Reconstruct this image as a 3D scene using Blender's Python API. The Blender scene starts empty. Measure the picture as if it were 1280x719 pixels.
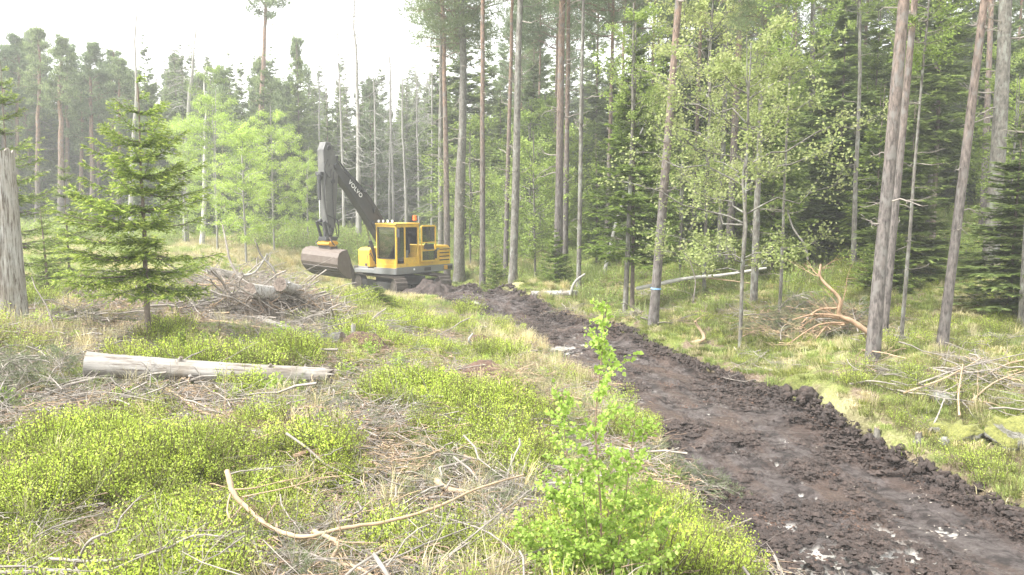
import bpy, math, random
import numpy as np
from mathutils import Vector, Matrix, Euler

random.seed(11)
rng = np.random.default_rng(11)
sc = bpy.context.scene
COL = sc.collection

# ------------------------------------------------------------------ camera, sky, sun, exposure
CZ = 3.4
F = 1005.0
PITCH = math.atan((359.5 - 262.0) / F)
cd = bpy.data.cameras.new('camera')
cd.lens = F * 36.0 / 1280.0
cd.sensor_width = 36.0
cd.clip_start = 0.05
cd.clip_end = 3000
cam = bpy.data.objects.new('camera', cd)
cam.location = (0, 0, CZ)
cam.rotation_euler = (math.pi / 2 - PITCH, 0, 0)
COL.objects.link(cam)
sc.camera = cam

SUN_EL, SUN_AZ = math.radians(52), math.radians(-115)     # azimuth clockwise from +Y (negative: to the left, behind the camera)
sun_dir = Vector((math.sin(SUN_AZ) * math.cos(SUN_EL), math.cos(SUN_AZ) * math.cos(SUN_EL), math.sin(SUN_EL)))
world = bpy.data.worlds.new("World")
sc.world = world
world.use_nodes = True
nt = world.node_tree
nt.nodes.clear()
wo = nt.nodes.new('ShaderNodeOutputWorld')
bg = nt.nodes.new('ShaderNodeBackground')
sky = nt.nodes.new('ShaderNodeTexSky')
sky.sky_type = 'NISHITA'
sky.sun_disc = False
sky.sun_elevation = SUN_EL
sky.sun_rotation = SUN_AZ
mixs = nt.nodes.new('ShaderNodeMixRGB')
mixs.inputs[0].default_value = 0.93
mixs.inputs[2].default_value = (11.8, 11.9, 11.9, 1)         # an even bright cloud layer
nt.links.new(sky.outputs[0], mixs.inputs[1])
nt.links.new(mixs.outputs[0], bg.inputs[0])
bg.inputs[1].default_value = 0.10
nt.links.new(bg.outputs[0], wo.inputs[0])

sl = bpy.data.lights.new('sun', 'SUN')
sl.energy = 4.4
sl.angle = math.radians(9)
sl.color = (1.0, 0.965, 0.90)
so = bpy.data.objects.new('sun', sl)
so.rotation_euler = sun_dir.to_track_quat('Z', 'Y').to_euler()
COL.objects.link(so)

sc.view_settings.view_transform = 'Standard'
sc.view_settings.look = 'None'
sc.view_settings.gamma = 1
sc.view_settings.exposure = 1.52
sc.cycles.max_bounces = 6
sc.cycles.diffuse_bounces = 4
sc.cycles.glossy_bounces = 2
sc.cycles.transmission_bounces = 3
sc.cycles.transparent_max_bounces = 6
sc.cycles.volume_bounces = 0
sc.cycles.use_denoising = True

# ------------------------------------------------------------------ helpers
def ray(px, py):
    fw = Vector((0, math.cos(PITCH), -math.sin(PITCH)))
    up = Vector((0, math.sin(PITCH), math.cos(PITCH)))
    return (fw + Vector((1, 0, 0)) * ((px - 640) / F) + up * ((359.5 - py) / F))

def P(px, py, d):
    r = ray(px, py)
    return Vector((0, 0, CZ)) + r * (d / r.y)

def new_obj(name, data, parent=None, label=None, cat=None, group=None, kind=None, loc=None):
    o = bpy.data.objects.new(name, data)
    COL.objects.link(o)
    if parent is not None:
        o.parent = parent
    if loc is not None:
        o.location = loc
    if label: o['label'] = label
    if cat: o['category'] = cat
    if group: o['group'] = group
    if kind: o['kind'] = kind
    return o

def np_mesh(name, V, faces, mats=(), midx=None, tint=None, smooth=False):
    """faces: list of int arrays (n,3) or (n,4)"""
    me = bpy.data.meshes.new(name)
    V = np.ascontiguousarray(V, dtype=np.float32)
    me.vertices.add(len(V))
    me.vertices.foreach_set('co', V.ravel())
    loops = np.concatenate([f.ravel() for f in faces]).astype(np.int32)
    totals = np.concatenate([np.full(len(f), f.shape[1]) for f in faces]).astype(np.int32)
    starts = np.concatenate([[0], np.cumsum(totals)[:-1]]).astype(np.int32)
    me.loops.add(len(loops))
    me.loops.foreach_set('vertex_index', loops)
    me.polygons.add(len(totals))
    me.polygons.foreach_set('loop_start', starts)
    for m in mats:
        me.materials.append(m)
    if midx is not None:
        me.polygons.foreach_set('material_index', np.asarray(midx, dtype=np.int32))
    me.polygons.foreach_set('use_smooth', np.full(len(totals), bool(smooth)) if not isinstance(smooth, np.ndarray) else smooth)
    if tint is not None:
        a = me.attributes.new('tint', 'FLOAT', 'POINT')
        a.data.foreach_set('value', np.asarray(tint, dtype=np.float32))
    me.update(calc_edges=True)
    return me

class Acc:
    """collects numpy geometry with material slots and a tint"""
    def __init__(s):
        s.V = []; s.F3 = []; s.F4 = []; s.M3 = []; s.M4 = []; s.T = []; s.S3 = []; s.S4 = []; s.n = 0
    def add(s, V, F, m=0, tint=0.5, smooth=False):
        V = np.asarray(V, float)
        F = np.asarray(F, int) + s.n
        s.V.append(V)
        t = np.full(len(V), tint, float) if np.isscalar(tint) else np.asarray(tint, float)
        s.T.append(t)
        if F.shape[1] == 3:
            s.F3.append(F); s.M3.append(np.full(len(F), m)); s.S3.append(np.full(len(F), smooth))
        else:
            s.F4.append(F); s.M4.append(np.full(len(F), m)); s.S4.append(np.full(len(F), smooth))
        s.n += len(V)
    def mesh(s, name, mats):
        fs, ms, ss = [], [], []
        if s.F3: fs.append(np.concatenate(s.F3)); ms += s.M3; ss += s.S3
        if s.F4: fs.append(np.concatenate(s.F4)); ms += s.M4; ss += s.S4
        return np_mesh(name, np.concatenate(s.V), fs, mats, np.concatenate(ms), np.concatenate(s.T), np.concatenate(ss))

def nrm(a):
    return a / np.maximum(np.linalg.norm(a, axis=-1, keepdims=True), 1e-9)

def tubes(paths, radii, sides=4):
    """paths (n,k,3), radii (n,k) -> V, quads"""
    paths = np.asarray(paths, float); radii = np.asarray(radii, float)
    n, k, _ = paths.shape
    T = np.gradient(paths, axis=1)
    T = nrm(T)
    mean = nrm(paths[:, -1] - paths[:, 0])
    ref = np.where(np.abs(mean[:, 2:3]) > 0.8, np.array([[1.0, 0, 0]]), np.array([[0, 0, 1.0]]))
    U = nrm(np.cross(T, ref[:, None, :])); W = np.cross(T, U)
    a = np.arange(sides) * 2 * math.pi / sides
    V = paths[:, :, None, :] + radii[:, :, None, None] * (np.cos(a)[None, None, :, None] * U[:, :, None, :] + np.sin(a)[None, None, :, None] * W[:, :, None, :])
    V = V.reshape(-1, 3)
    i = np.arange(n)[:, None, None] * k * sides
    j = np.arange(k - 1)[None, :, None] * sides
    s = np.arange(sides)[None, None, :]
    s2 = (s + 1) % sides
    q = np.stack(np.broadcast_arrays(i + j + s, i + j + s2, i + j + sides + s2, i + j + sides + s), -1).reshape(-1, 4)
    return V, q

def elems(Pb, D, N, L, W, quad=False):
    """leaf-like elements at bases Pb along D with normal N"""
    Pb = np.asarray(Pb); D = nrm(D); S = nrm(np.cross(D, N))
    L = np.broadcast_to(np.asarray(L, float), (len(Pb),))[:, None]; W = np.broadcast_to(np.asarray(W, float), (len(Pb),))[:, None]
    n = len(Pb)
    if quad:
        V = np.stack([Pb, Pb + D * L * .5 + S * W * .5, Pb + D * L, Pb + D * L * .5 - S * W * .5], 1).reshape(-1, 3)
        return V, np.arange(n * 4).reshape(n, 4)
    V = np.stack([Pb - S * W * .5, Pb + S * W * .5, Pb + D * L], 1).reshape(-1, 3)
    return V, np.arange(n * 3).reshape(n, 3)

def _hash(ix, iy, seed):
    h = (ix * 374761393 + iy * 668265263 + seed * 974711) & 0xffffffff
    h = ((h ^ (h >> 13)) * 1274126177) & 0xffffffff
    return ((h ^ (h >> 16)) & 0xffff) / 65535.0
def vnoise(x, y, seed=0):
    x = np.asarray(x, float); y = np.asarray(y, float)
    ix = np.floor(x).astype(np.int64); iy = np.floor(y).astype(np.int64)
    fx = x - ix; fy = y - iy
    fx = fx * fx * (3 - 2 * fx); fy = fy * fy * (3 - 2 * fy)
    a = _hash(ix, iy, seed); b = _hash(ix + 1, iy, seed); c = _hash(ix, iy + 1, seed); d = _hash(ix + 1, iy + 1, seed)
    return (a * (1 - fx) + b * fx) * (1 - fy) + (c * (1 - fx) + d * fx) * fy
def fbm(x, y, seed=0, oct=4):
    v = 0; a = 0.5; t = 0
    for i in range(oct):
        v = v + a * vnoise(x * 2 ** i, y * 2 ** i, seed + i); t += a; a *= .5
    return v / t

# ------------------------------------------------------------------ materials
def mat(name):
    m = bpy.data.materials.new(name)
    m.use_nodes = True
    t = m.node_tree
    b = t.nodes['Principled BSDF']
    return m, t, b

def N(t, typ, **kw):
    n = t.nodes.new(typ)
    for k, v in kw.items():
        setattr(n, k, v)
    return n

def ramp(t, src, stops, interp='LINEAR'):
    r = N(t, 'ShaderNodeValToRGB')
    r.color_ramp.interpolation = interp
    el = r.color_ramp.elements
    while len(el) < len(stops): el.new(0.5)
    for e, (p, c) in zip(el, stops):
        e.position = p
        e.color = (c[0], c[1], c[2], 1)
    t.links.new(src, r.inputs[0])
    return r.outputs[0]

def noise(t, scale, detail=4, rough=.6, vec=None, dist=0):
    n = N(t, 'ShaderNodeTexNoise')
    n.inputs['Scale'].default_value = scale
    n.inputs['Detail'].default_value = detail
    n.inputs['Roughness'].default_value = rough
    n.inputs['Distortion'].default_value = dist
    if vec is not None: t.links.new(vec, n.inputs['Vector'])
    return n.outputs['Fac']

def pos(t, scale=(1, 1, 1)):
    g = N(t, 'ShaderNodeNewGeometry')
    mp = N(t, 'ShaderNodeMapping')
    mp.inputs['Scale'].default_value = scale
    t.links.new(g.outputs['Position'], mp.inputs['Vector'])
    return mp.outputs[0]

def bump(t, b, src, strength=.5, dist=.02):
    n = N(t, 'ShaderNodeBump')
    n.inputs['Strength'].default_value = strength
    n.inputs['Distance'].default_value = dist
    t.links.new(src, n.inputs['Height'])
    t.links.new(n.outputs[0], b.inputs['Normal'])

def mixc(t, fac, a, b, mode='MIX'):
    n = N(t, 'ShaderNodeMixRGB', blend_type=mode)
    for i, v in ((0, fac), (1, a), (2, b)):
        if isinstance(v, (int, float)): n.inputs[i].default_value = v
        elif isinstance(v, tuple): n.inputs[i].default_value = (*v[:3], 1)
        else: t.links.new(v, n.inputs[i])
    return n.outputs[0]

def leaf_mat(name, stops, trans=.35, patch=1.2, rough=.5, patch_amt=.25):
    """colour by the element's own tint, broken up by clump-sized differences"""
    m, t, b = mat(name)
    at = N(t, 'ShaderNodeAttribute', attribute_name='tint')
    c = ramp(t, at.outputs['Fac'], stops)
    nz = noise(t, patch, 2, .5, pos(t))
    k = ramp(t, nz, [(.3, (1 - patch_amt,) * 3), (.7, (1 + patch_amt,) * 3)])
    c = mixc(t, 1.0, c, k, 'MULTIPLY')
    oi = N(t, 'ShaderNodeObjectInfo')
    k2 = ramp(t, oi.outputs['Random'], [(0, (.8, .84, .82)), (.5, (1, 1, 1)), (1, (1.15, 1.12, .95))])
    c = mixc(t, 1.0, c, k2, 'MULTIPLY')
    t.links.new(c, b.inputs['Base Color'])
    b.inputs['Roughness'].default_value = rough
    b.inputs['Specular IOR Level'].default_value = .3
    tr = N(t, 'ShaderNodeBsdfTranslucent')
    t.links.new(c, tr.inputs['Color'])
    mx = N(t, 'ShaderNodeMixShader')
    mx.inputs[0].default_value = trans
    t.links.new(b.outputs[0], mx.inputs[1]); t.links.new(tr.outputs[0], mx.inputs[2])
    t.links.new(mx.outputs[0], t.nodes['Material Output'].inputs['Surface'])
    return m

def bark_mat(name, lo, hi=None, sc_=(14, 14, 3.0), contrast=.45, bumpd=.015, lichen=None):
    m, t, b = mat(name)
    n1 = noise(t, 1.0, 5, .65, pos(t, sc_))
    at = N(t, 'ShaderNodeAttribute', attribute_name='tint')
    if hi is not None:
        f = ramp(t, at.outputs['Fac'], [(.15, (0, 0, 0)), (.62, (1, 1, 1))])
        c = mixc(t, f, lo, hi)
    else:
        c = mixc(t, 0.0, lo, lo)
    k = ramp(t, n1, [(.3, (1 - contrast,) * 3), (.7, (1 + contrast,) * 3)])
    c = mixc(t, 1.0, c, k, 'MULTIPLY')
    if lichen is not None:
        n2 = noise(t, 7.0, 3, .6, pos(t, (1, 1, .6)))
        f2 = ramp(t, n2, [(.52, (0, 0, 0)), (.66, (1, 1, 1))])
        c = mixc(t, f2, c, lichen)
    t.links.new(c, b.inputs['Base Color'])
    b.inputs['Roughness'].default_value = .85
    bump(t, b, n1, .7, bumpd)
    return m

def simple(name, col, rough=.5, metal=0, nscale=0, namt=.2, bumpd=0, spec=.5):
    m, t, b = mat(name)
    b.inputs['Roughness'].default_value = rough
    b.inputs['Metallic'].default_value = metal
    b.inputs['Specular IOR Level'].default_value = spec
    if nscale:
        n1 = noise(t, nscale, 5, .6, pos(t))
        k = ramp(t, n1, [(.3, (1 - namt,) * 3), (.7, (1 + namt,) * 3)])
        c = mixc(t, 1.0, col, k, 'MULTIPLY')
        t.links.new(c, b.inputs['Base Color'])
        if bumpd: bump(t, b, n1, .6, bumpd)
    else:
        b.inputs['Base Color'].default_value = (*col, 1)
    return m

M = {}
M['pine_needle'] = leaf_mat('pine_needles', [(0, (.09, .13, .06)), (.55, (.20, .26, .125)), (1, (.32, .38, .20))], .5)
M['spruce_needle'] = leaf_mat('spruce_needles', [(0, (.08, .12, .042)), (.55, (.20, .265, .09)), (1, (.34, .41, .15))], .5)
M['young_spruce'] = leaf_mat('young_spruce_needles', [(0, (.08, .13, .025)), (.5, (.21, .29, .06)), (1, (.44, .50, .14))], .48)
M['larch'] = leaf_mat('pale_green_sprays', [(0, (.20, .30, .05)), (.5, (.38, .51, .10)), (1, (.56, .66, .20))], .5)
M['birch_leaf'] = leaf_mat('birch_leaves', [(0, (.22, .34, .05)), (.5, (.40, .54, .10)), (1, (.60, .70, .24))], .5, patch_amt=.12)
M['broad_leaf'] = leaf_mat('broad_leaves', [(0, (.15, .22, .05)), (.5, (.27, .36, .09)), (1, (.42, .50, .16))], .5)
M['maple_leaf'] = leaf_mat('pale_maple_leaves', [(0, (.26, .31, .10)), (.5, (.38, .43, .16)), (1, (.52, .52, .26))], .5)
M['bilberry'] = leaf_mat('bilberry_leaves', [(0, (.13, .19, .02)), (.45, (.34, .43, .055)), (1, (.56, .64, .17))], .38, 2.6, patch_amt=.42)
M['olive_shrub'] = leaf_mat('olive_dwarf_shrub_leaves', [(0, (.09, .11, .03)), (.5, (.24, .27, .07)), (1, (.44, .46, .18))], .4, 2.2, patch_amt=.4)
M['grass'] = leaf_mat('grass_blades', [(0, (.16, .21, .05)), (.5, (.29, .36, .11)), (1, (.50, .52, .24))], .4, .5, patch_amt=.2)
M['straw'] = leaf_mat('dry_straw', [(0, (.32, .27, .14)), (.5, (.50, .44, .26)), (1, (.66, .60, .42))], .3, .7, patch_amt=.15)
M['dead_needle'] = leaf_mat('faded_pine_needles', [(0, (.13, .15, .07)), (.5, (.29, .29, .16)), (1, (.48, .42, .28))], .25, 1.5)
M['cut_needle'] = leaf_mat('cut_pine_needles', [(0, (.06, .085, .035)), (.5, (.13, .17, .075)), (1, (.26, .29, .16))], .25, 1.5)
M['pine_bark'] = bark_mat('pine_bark', (.10, .087, .08), (.20, .125, .085), (26, 26, 7), .85, .03, (.145, .135, .125))
M['grey_bark'] = bark_mat('grey_bark', (.125, .115, .10), None, (20, 20, 8), .7, lichen=(.21, .215, .19))
M['spruce_bark'] = bark_mat('spruce_bark', (.15, .12, .10), None, (18, 18, 9))
M['pale_bark'] = bark_mat('pale_bare_wood', (.27, .26, .24), None, (10, 10, 5), .25)
M['birch_bark'] = bark_mat('birch_bark', (.40, .385, .36), None, (6, 6, 18), .35)
M['twig_grey'] = bark_mat('weathered_grey_twigs', (.225, .20, .175), None, (8, 8, 8), .4, .003)
M['shoot'] = bark_mat('shrub_shoots', (.13, .115, .05), None, (8, 8, 8), .4, .003)
M['twig_brown'] = bark_mat('brown_twigs', (.22, .155, .11), None, (8, 8, 8), .4, .003)
M['tan_wood'] = bark_mat('peeled_tan_branch', (.33, .24, .155), None, (9, 9, 9), .35, .004)
M['fresh_orange'] = bark_mat('fresh_orange_pine_branch', (.29, .19, .12), None, (9, 9, 9), .3, .004)
M['cut_end'] = simple('cut_wood_end', (.34, .26, .17), .8, 0, 14, .2, .003)
M['rust_soil'] = simple('rusty_bark_debris', (.085, .05, .035), .95, 0, 12, .5, .02)
M['stone'] = simple('grey_stone', (.175, .17, .158), .85, 0, 5, .35, .02)

# silver wood, long cracks
def silver_wood(name, base=(.43, .41, .385), axis=(26, 26, 1.3), dark=(.13, .105, .085), amt=(.36, .5)):
    m, t, b = mat(name)
    tc = N(t, 'ShaderNodeTexCoord')
    mp = N(t, 'ShaderNodeMapping'); mp.inputs['Scale'].default_value = axis
    t.links.new(tc.outputs['Object'], mp.inputs['Vector'])
    n1 = noise(t, 1.0, 6, .7, mp.outputs[0])
    n2 = noise(t, 2.2, 4, .6, tc.outputs['Object'])
    c = ramp(t, n1, [(amt[0], dark), (amt[1], base), (.75, tuple(min(1, v * 1.35) for v in base))])
    k = ramp(t, n2, [(.35, (.72, .66, .58)), (.6, (1.05, 1.05, 1.05))])
    c = mixc(t, 1.0, c, k, 'MULTIPLY')
    t.links.new(c, b.inputs['Base Color'])
    b.inputs['Roughness'].default_value = .8
    bump(t, b, n1, .8, .012)
    return m
M['snag'] = silver_wood('silver_snag_wood', (.32, .31, .295), (38, 38, 3.0), (.10, .08, .065), (.40, .50))
M['log'] = silver_wood('silver_log_wood', (.235, .222, .205), (2.4, 26, 26), (.09, .07, .055), (.36, .49))
# ------------------------------------------------------------------ terrain
# trees that can be told apart: kind, px base, distance, height of base row, px at the picture's top rows (for the lean), diameter, height, label
CTRL = [
 (0,719,5.2),(300,719,5.2),(600,719,5.2),(735,719,5.0),(0,560,7.5),(300,560,7.6),(600,560,8.2),(-200,600,7),
 (50,480,9.8),(250,480,10),(450,480,10.5),(600,480,11.2),(0,405,12.5),(185,432,12),(400,430,13.5),(550,430,15.5),
 (330,378,18),(450,385,22),(250,330,30),(350,330,33),(420,350,34.5),(100,330,28),(300,302,50),(150,300,52),(0,300,47),(430,318,44),
 (560,330,44),(500,366,37),(555,364,35.2),(445,368,34),
 (940,740,6.5),(1150,700,6.9),(880,600,9.3),(1100,560,10.6),(800,520,12),(960,485,13.8),(700,430,18.5),(830,440,17.6),(620,395,24),(730,400,23.5),(560,375,30),(610,374,30),
 (1280,618,8.9),(1200,575,9.9),(1280,540,10.5),(1280,450,13.2),(1092,437,13),(1178,439,13.5),(1000,452,15),(900,425,17.6),(816,404,19),
 (720,372,26),(641,352,28),(600,354,31),(570,350,36),(1236,338,21),(1180,246,42),(1080,290,34),(1000,310,30),(942,378,20.5),(850,335,30),(750,318,38),(1300,250,42),
 (650,315,45),(1400,500,12),(1500,400,16),
]
cp, cz = [], []
for px, py, d in CTRL:
    p = P(px, py, d); cp.append((p.x, p.y)); cz.append(p.z)
for x, y, z in [(-60,75,2.2),(-30,75,2.2),(0,75,2.0),(25,75,4.3),(60,75,6.0),(-60,140,3.5),(0,140,3.0),(60,140,6.5),(-40,40,1.6),(-25,20,1.5),(-12,2,1.2),(-12,-8,1.2),(0,-8,1.0),(0,2.5,1.2),(3.6,1,.3),(3.6,-8,.3),(9,0,.8),(20,-5,1.5),(25,12,2.3),(40,30,4)]:
    cp.append((x, y)); cz.append(z)
cp = np.array(cp); cz = np.array(cz)
GX0, GX1, GY0, GY1, GS = -70.0, 90.0, -12.0, 150.0, 0.5
gx = np.arange(GX0, GX1 + .01, GS); gy = np.arange(GY0, GY1 + .01, GS)
def kern(a, b):
    return np.sqrt(((a[:, None, :] - b[None, :, :]) ** 2).sum(-1) + .6)
A = np.zeros((len(cp) + 3,) * 2)
A[:len(cp), :len(cp)] = -kern(cp, cp) + np.eye(len(cp)) * .25
A[:len(cp), len(cp):] = np.c_[np.ones(len(cp)), cp]
A[len(cp):, :len(cp)] = A[:len(cp), len(cp):].T
wts = np.linalg.solve(A, np.r_[cz, 0, 0, 0])
XX, YY = np.meshgrid(gx, gy)
q = np.c_[XX.ravel(), YY.ravel()]
BASE = (-kern(q, cp) @ wts[:len(cp)] + np.c_[np.ones(len(q)), q] @ wts[len(cp):]).reshape(XX.shape)
def base_h(x, y):
    x = np.clip(np.asarray(x, float), GX0, GX1 - .01); y = np.clip(np.asarray(y, float), GY0, GY1 - .01)
    fx = (x - GX0) / GS; fy = (y - GY0) / GS
    ix = np.clip(fx.astype(int), 0, len(gx) - 2); iy = np.clip(fy.astype(int), 0, len(gy) - 2)
    fx = fx - ix; fy = fy - iy
    return (BASE[iy, ix] * (1 - fx) + BASE[iy, ix + 1] * fx) * (1 - fy) + (BASE[iy + 1, ix] * (1 - fx) + BASE[iy + 1, ix + 1] * fx) * fy

# the dirt road: left and right edges in world metres
RL = np.array([(2.2,-8),(2.1,2),(2.1,5),(2.05,7),(2.15,9.2),(1.9,12),(1.3,15),(.45,18.3),(-.8,21.8),(-1.8,25),(-3.3,29.5),(-4.6,33),(-5.6,37)])
RR = np.array([(5.6,-8),(5.5,2),(5.45,5),(5.4,8.3),(4.85,10.8),(4.45,13.1),(3.75,16.3),(2.6,19.5),(1.65,22.5),(.7,25.5),(-1.1,30),(-2.4,34),(-3.6,38)])
RT = np.linspace(0, 1, len(RL))
def road_edges(t):
    t = np.asarray(t)
    return (np.stack([np.interp(t, RT, RL[:, 0]), np.interp(t, RT, RL[:, 1])], -1), np.stack([np.interp(t, RT, RR[:, 0]), np.interp(t, RT, RR[:, 1])], -1))
tt = np.linspace(0, 1, 400)
_l, _r = road_edges(tt)
# smooth the edges
def sm(a, n=25):
    k = np.ones(n) / n
    pad = np.concatenate([np.repeat(a[:1], n // 2, 0), a, np.repeat(a[-1:], n // 2, 0)])
    return np.stack([np.convolve(pad[:, i], k, 'valid') for i in range(2)], -1)
_l, _r = sm(_l), sm(_r)
_c = (_l + _r) / 2
_w = np.linalg.norm(_l - _r, axis=1) / 2
def road_dist(x, y):
    """signed: <0 inside the road (metres from the edge)"""
    x = np.asarray(x, float); y = np.asarray(y, float)
    sh = x.shape; x = x.ravel(); y = y.ravel()
    out = np.full(x.shape, 99.0)
    near = np.where((np.abs(x) < 14) & (y < 44) & (y > -10))[0]
    for s in range(0, len(near), 20000):
        ii = near[s:s + 20000]
        d = (x[ii, None] - _c[None, ::4, 0]) ** 2 + (y[ii, None] - _c[None, ::4, 1]) ** 2
        j = d.argmin(1)
        out[ii] = np.sqrt(d[np.arange(len(ii)), j]) - _w[::4][j]
    return out.reshape(sh)

def sstep(a, b, x):
    t = np.clip((x - a) / (b - a), 0, 1); return t * t * (3 - 2 * t)
def ground(x, y):
    x = np.asarray(x, float); y = np.asarray(y, float)
    h = base_h(x, y)
    rd = road_dist(x, y)
    off = sstep(-.1, .9, rd)
    h = h + off * ((fbm(x * .8, y * .8, 3) - .5) * .34 + (fbm(x * 2.6, y * 2.6, 9, 3) - .5) * .13)
    h = h + np.where(rd < 1.2, .10 * np.exp(-((rd - .35) / .3) ** 2), 0)
    h = h - sstep(.22, -.12, rd) * .30
    ed = np.hypot((x + 5.3) / 1.25, y - 36.0)
    h = h + (-.44 - h) * sstep(6.5, 3.2, ed)
    return h
def gh(x, y):
    return float(ground(np.array([x]), np.array([y]))[0])
def hit(px, py, h=0.0, dmax=120):
    r = ray(px, py)
    ds = np.concatenate([np.linspace(2.5, 40, 1200), np.linspace(40, dmax, 600)])
    x = r.x * ds / r.y; y = ds; z = CZ + r.z * ds / r.y
    g = ground(x, y) + h
    k = np.argmax(z < g)
    if not (z < g).any(): k = len(ds) - 1
    return Vector((x[k], y[k], z[k]))

def warp(a0, a1, dens, n):
    """non-uniform coordinates, dense near 0"""
    u = np.linspace(-1, 1, n)
    return np.where(u < 0, -1, 1) * (np.abs(u) * dens + np.abs(u) ** 4 * (np.where(u < 0, -a0, a1) - dens))
xs = warp(-260, 300, 16, 420)
ys = np.concatenate([np.linspace(-60, 2, 14), np.arange(2.12, 24, .12), np.arange(24, 60, .4), np.linspace(60, 140, 60)[1:], np.linspace(150, 700, 20)])
X2, Y2 = np.meshgrid(xs, ys)
Z2 = ground(X2, Y2)
V = np.c_[X2.ravel(), Y2.ravel(), Z2.ravel()]
nx, ny = len(xs), len(ys)
i = np.arange(ny - 1)[:, None] * nx + np.arange(nx - 1)[None, :]
Q = np.stack([i, i + 1, i + nx + 1, i + nx], -1).reshape(-1, 4)

def ground_mat():
    m, t, b = mat('forest_floor')
    p = pos(t)
    big = noise(t, .35, 4, .6, p)
    mid = noise(t, 1.6, 5, .65, p)
    fine = noise(t, 26, 5, .7, p)
    litter = ramp(t, fine, [(.25, (.05, .034, .024)), (.5, (.15, .11, .08)), (.75, (.30, .25, .20))])
    moss = ramp(t, fine, [(.25, (.05, .065, .016)), (.5, (.13, .155, .04)), (.8, (.27, .28, .09))])
    straw = ramp(t, fine, [(.25, (.19, .18, .08)), (.55, (.36, .35, .18)), (.8, (.50, .47, .29))])
    f1 = ramp(t, mid, [(.42, (0, 0, 0)), (.56, (1, 1, 1))])
    c = mixc(t, f1, litter, moss)
    f2 = ramp(t, big, [(.50, (0, 0, 0)), (.68, (1, 1, 1))])
    c = mixc(t, f2, c, straw)
    g = N(t, 'ShaderNodeNewGeometry')
    sep = N(t, 'ShaderNodeSeparateXYZ'); t.links.new(g.outputs['Position'], sep.inputs[0])
    ff = N(t, 'ShaderNodeMapRange'); ff.inputs[1].default_value = 22; ff.inputs[2].default_value = 32
    t.links.new(sep.outputs['Y'], ff.inputs[0])
    c = mixc(t, ff.outputs[0], c, mixc(t, f2, moss, straw))
    rd = N(t, 'ShaderNodeAttribute', attribute_name='tint')
    fr = ramp(t, rd.outputs['Fac'], [(.42, (1, 1, 1)), (.60, (0, 0, 0))])
    peat = ramp(t, fine, [(.3, (.022, .014, .011)), (.7, (.07, .045, .035))])
    c = mixc(t, fr, c, peat)
    t.links.new(c, b.inputs['Base Color'])
    b.inputs['Roughness'].default_value = .95
    b.inputs['Specular IOR Level'].default_value = .15
    bump(t, b, fine, .9, .04)
    return m
M['ground'] = ground_mat()
rdv = road_dist(X2, Y2)
tintv = np.clip(.5 + (rdv + (fbm(X2 * 3, Y2 * 3, 5) - .5) * .5) * .5, 0, 1)
me = np_mesh('ground', V, [Q], [M['ground']], None, tintv.ravel(), True)
new_obj('ground', me, kind='structure', label='forest floor of moss, litter and grass')

# road surface
def road_mat():
    m, t, b = mat('wet_peat_road')
    tc = N(t, 'ShaderNodeAttribute', attribute_name='rcoord')
    mp = N(t, 'ShaderNodeMapping'); mp.inputs['Scale'].default_value = (3.0, 3.6, 3)
    t.links.new(tc.outputs['Vector'], mp.inputs['Vector'])
    st = noise(t, 1.0, 7, .72, mp.outputs[0], .4)          # smears along the road
    mp2 = N(t, 'ShaderNodeMapping'); mp2.inputs['Scale'].default_value = (1.6, .5, 1)
    t.links.new(tc.outputs['Vector'], mp2.inputs['Vector'])
    big = noise(t, 1.0, 4, .6, mp2.outputs[0], .6)
    p = pos(t)
    fine = noise(t, 30, 7, .78, p)
    c = ramp(t, st, [(.38, (.013, .009, .008)), (.46, (.032, .022, .020)), (.50, (.066, .052, .049)), (.64, (.105, .089, .086))])
    rust = ramp(t, fine, [(.3, (.03, .019, .015)), (.7, (.12, .075, .055))])
    fr = ramp(t, big, [(.46, (0, 0, 0)), (.62, (.85, .85, .85))])
    c = mixc(t, fr, c, rust)
    k = ramp(t, fine, [(.3, (.5, .48, .46)), (.6, (1.15, 1.15, 1.15))])
    c = mixc(t, 1.0, c, k, 'MULTIPLY')
    at = N(t, 'ShaderNodeAttribute', attribute_name='tint')      # thin water film in the scraped hollows, pale sky glare put into its colour
    t.links.new(mixc(t, at.outputs['Fac'], c, (.30, .29, .27)), b.inputs['Base Color'])
    r = ramp(t, st, [(.42, (.85, .85, .85)), (.58, (.38, .38, .38))])
    r = mixc(t, at.outputs['Fac'], r, (.06, .06, .06))
    t.links.new(r, b.inputs['Roughness'])
    add = N(t, 'ShaderNodeMath', operation='ADD'); t.links.new(st, add.inputs[0])
    mul = N(t, 'ShaderNodeMath', operation='MULTIPLY'); t.links.new(fine, mul.inputs[0]); mul.inputs[1].default_value = .5
    t.links.new(mul.outputs[0], add.inputs[1])
    bp = N(t, 'ShaderNodeBump'); bp.inputs['Distance'].default_value = .07; 
    inv = N(t, 'ShaderNodeMath', operation='SUBTRACT'); inv.inputs[0].default_value = 1.0; t.links.new(at.outputs['Fac'], inv.inputs[1])
    t.links.new(inv.outputs[0], bp.inputs['Strength'])
    t.links.new(add.outputs[0], bp.inputs['Height']); t.links.new(bp.outputs[0], b.inputs['Normal'])
    return m
M['road'] = road_mat()
cl = np.r_[0, np.cumsum(np.linalg.norm(np.diff(_c, axis=0), axis=1))]
RLEN = cl[-1]
s = np.concatenate([np.arange(12.5, 24, .024), np.arange(24, 34, .04), np.arange(34, RLEN, .08)])
s = np.concatenate([np.arange(6, 12.5, .1), s])
cx = np.interp(s, cl, _c[:, 0]); cy = np.interp(s, cl, _c[:, 1]); ww = np.interp(s, cl, _w)
dx = np.gradient(cx, s); dy = np.gradient(cy, s); ln = np.hypot(dx, dy); nxr, nyr = dy / ln, -dx / ln
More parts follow.
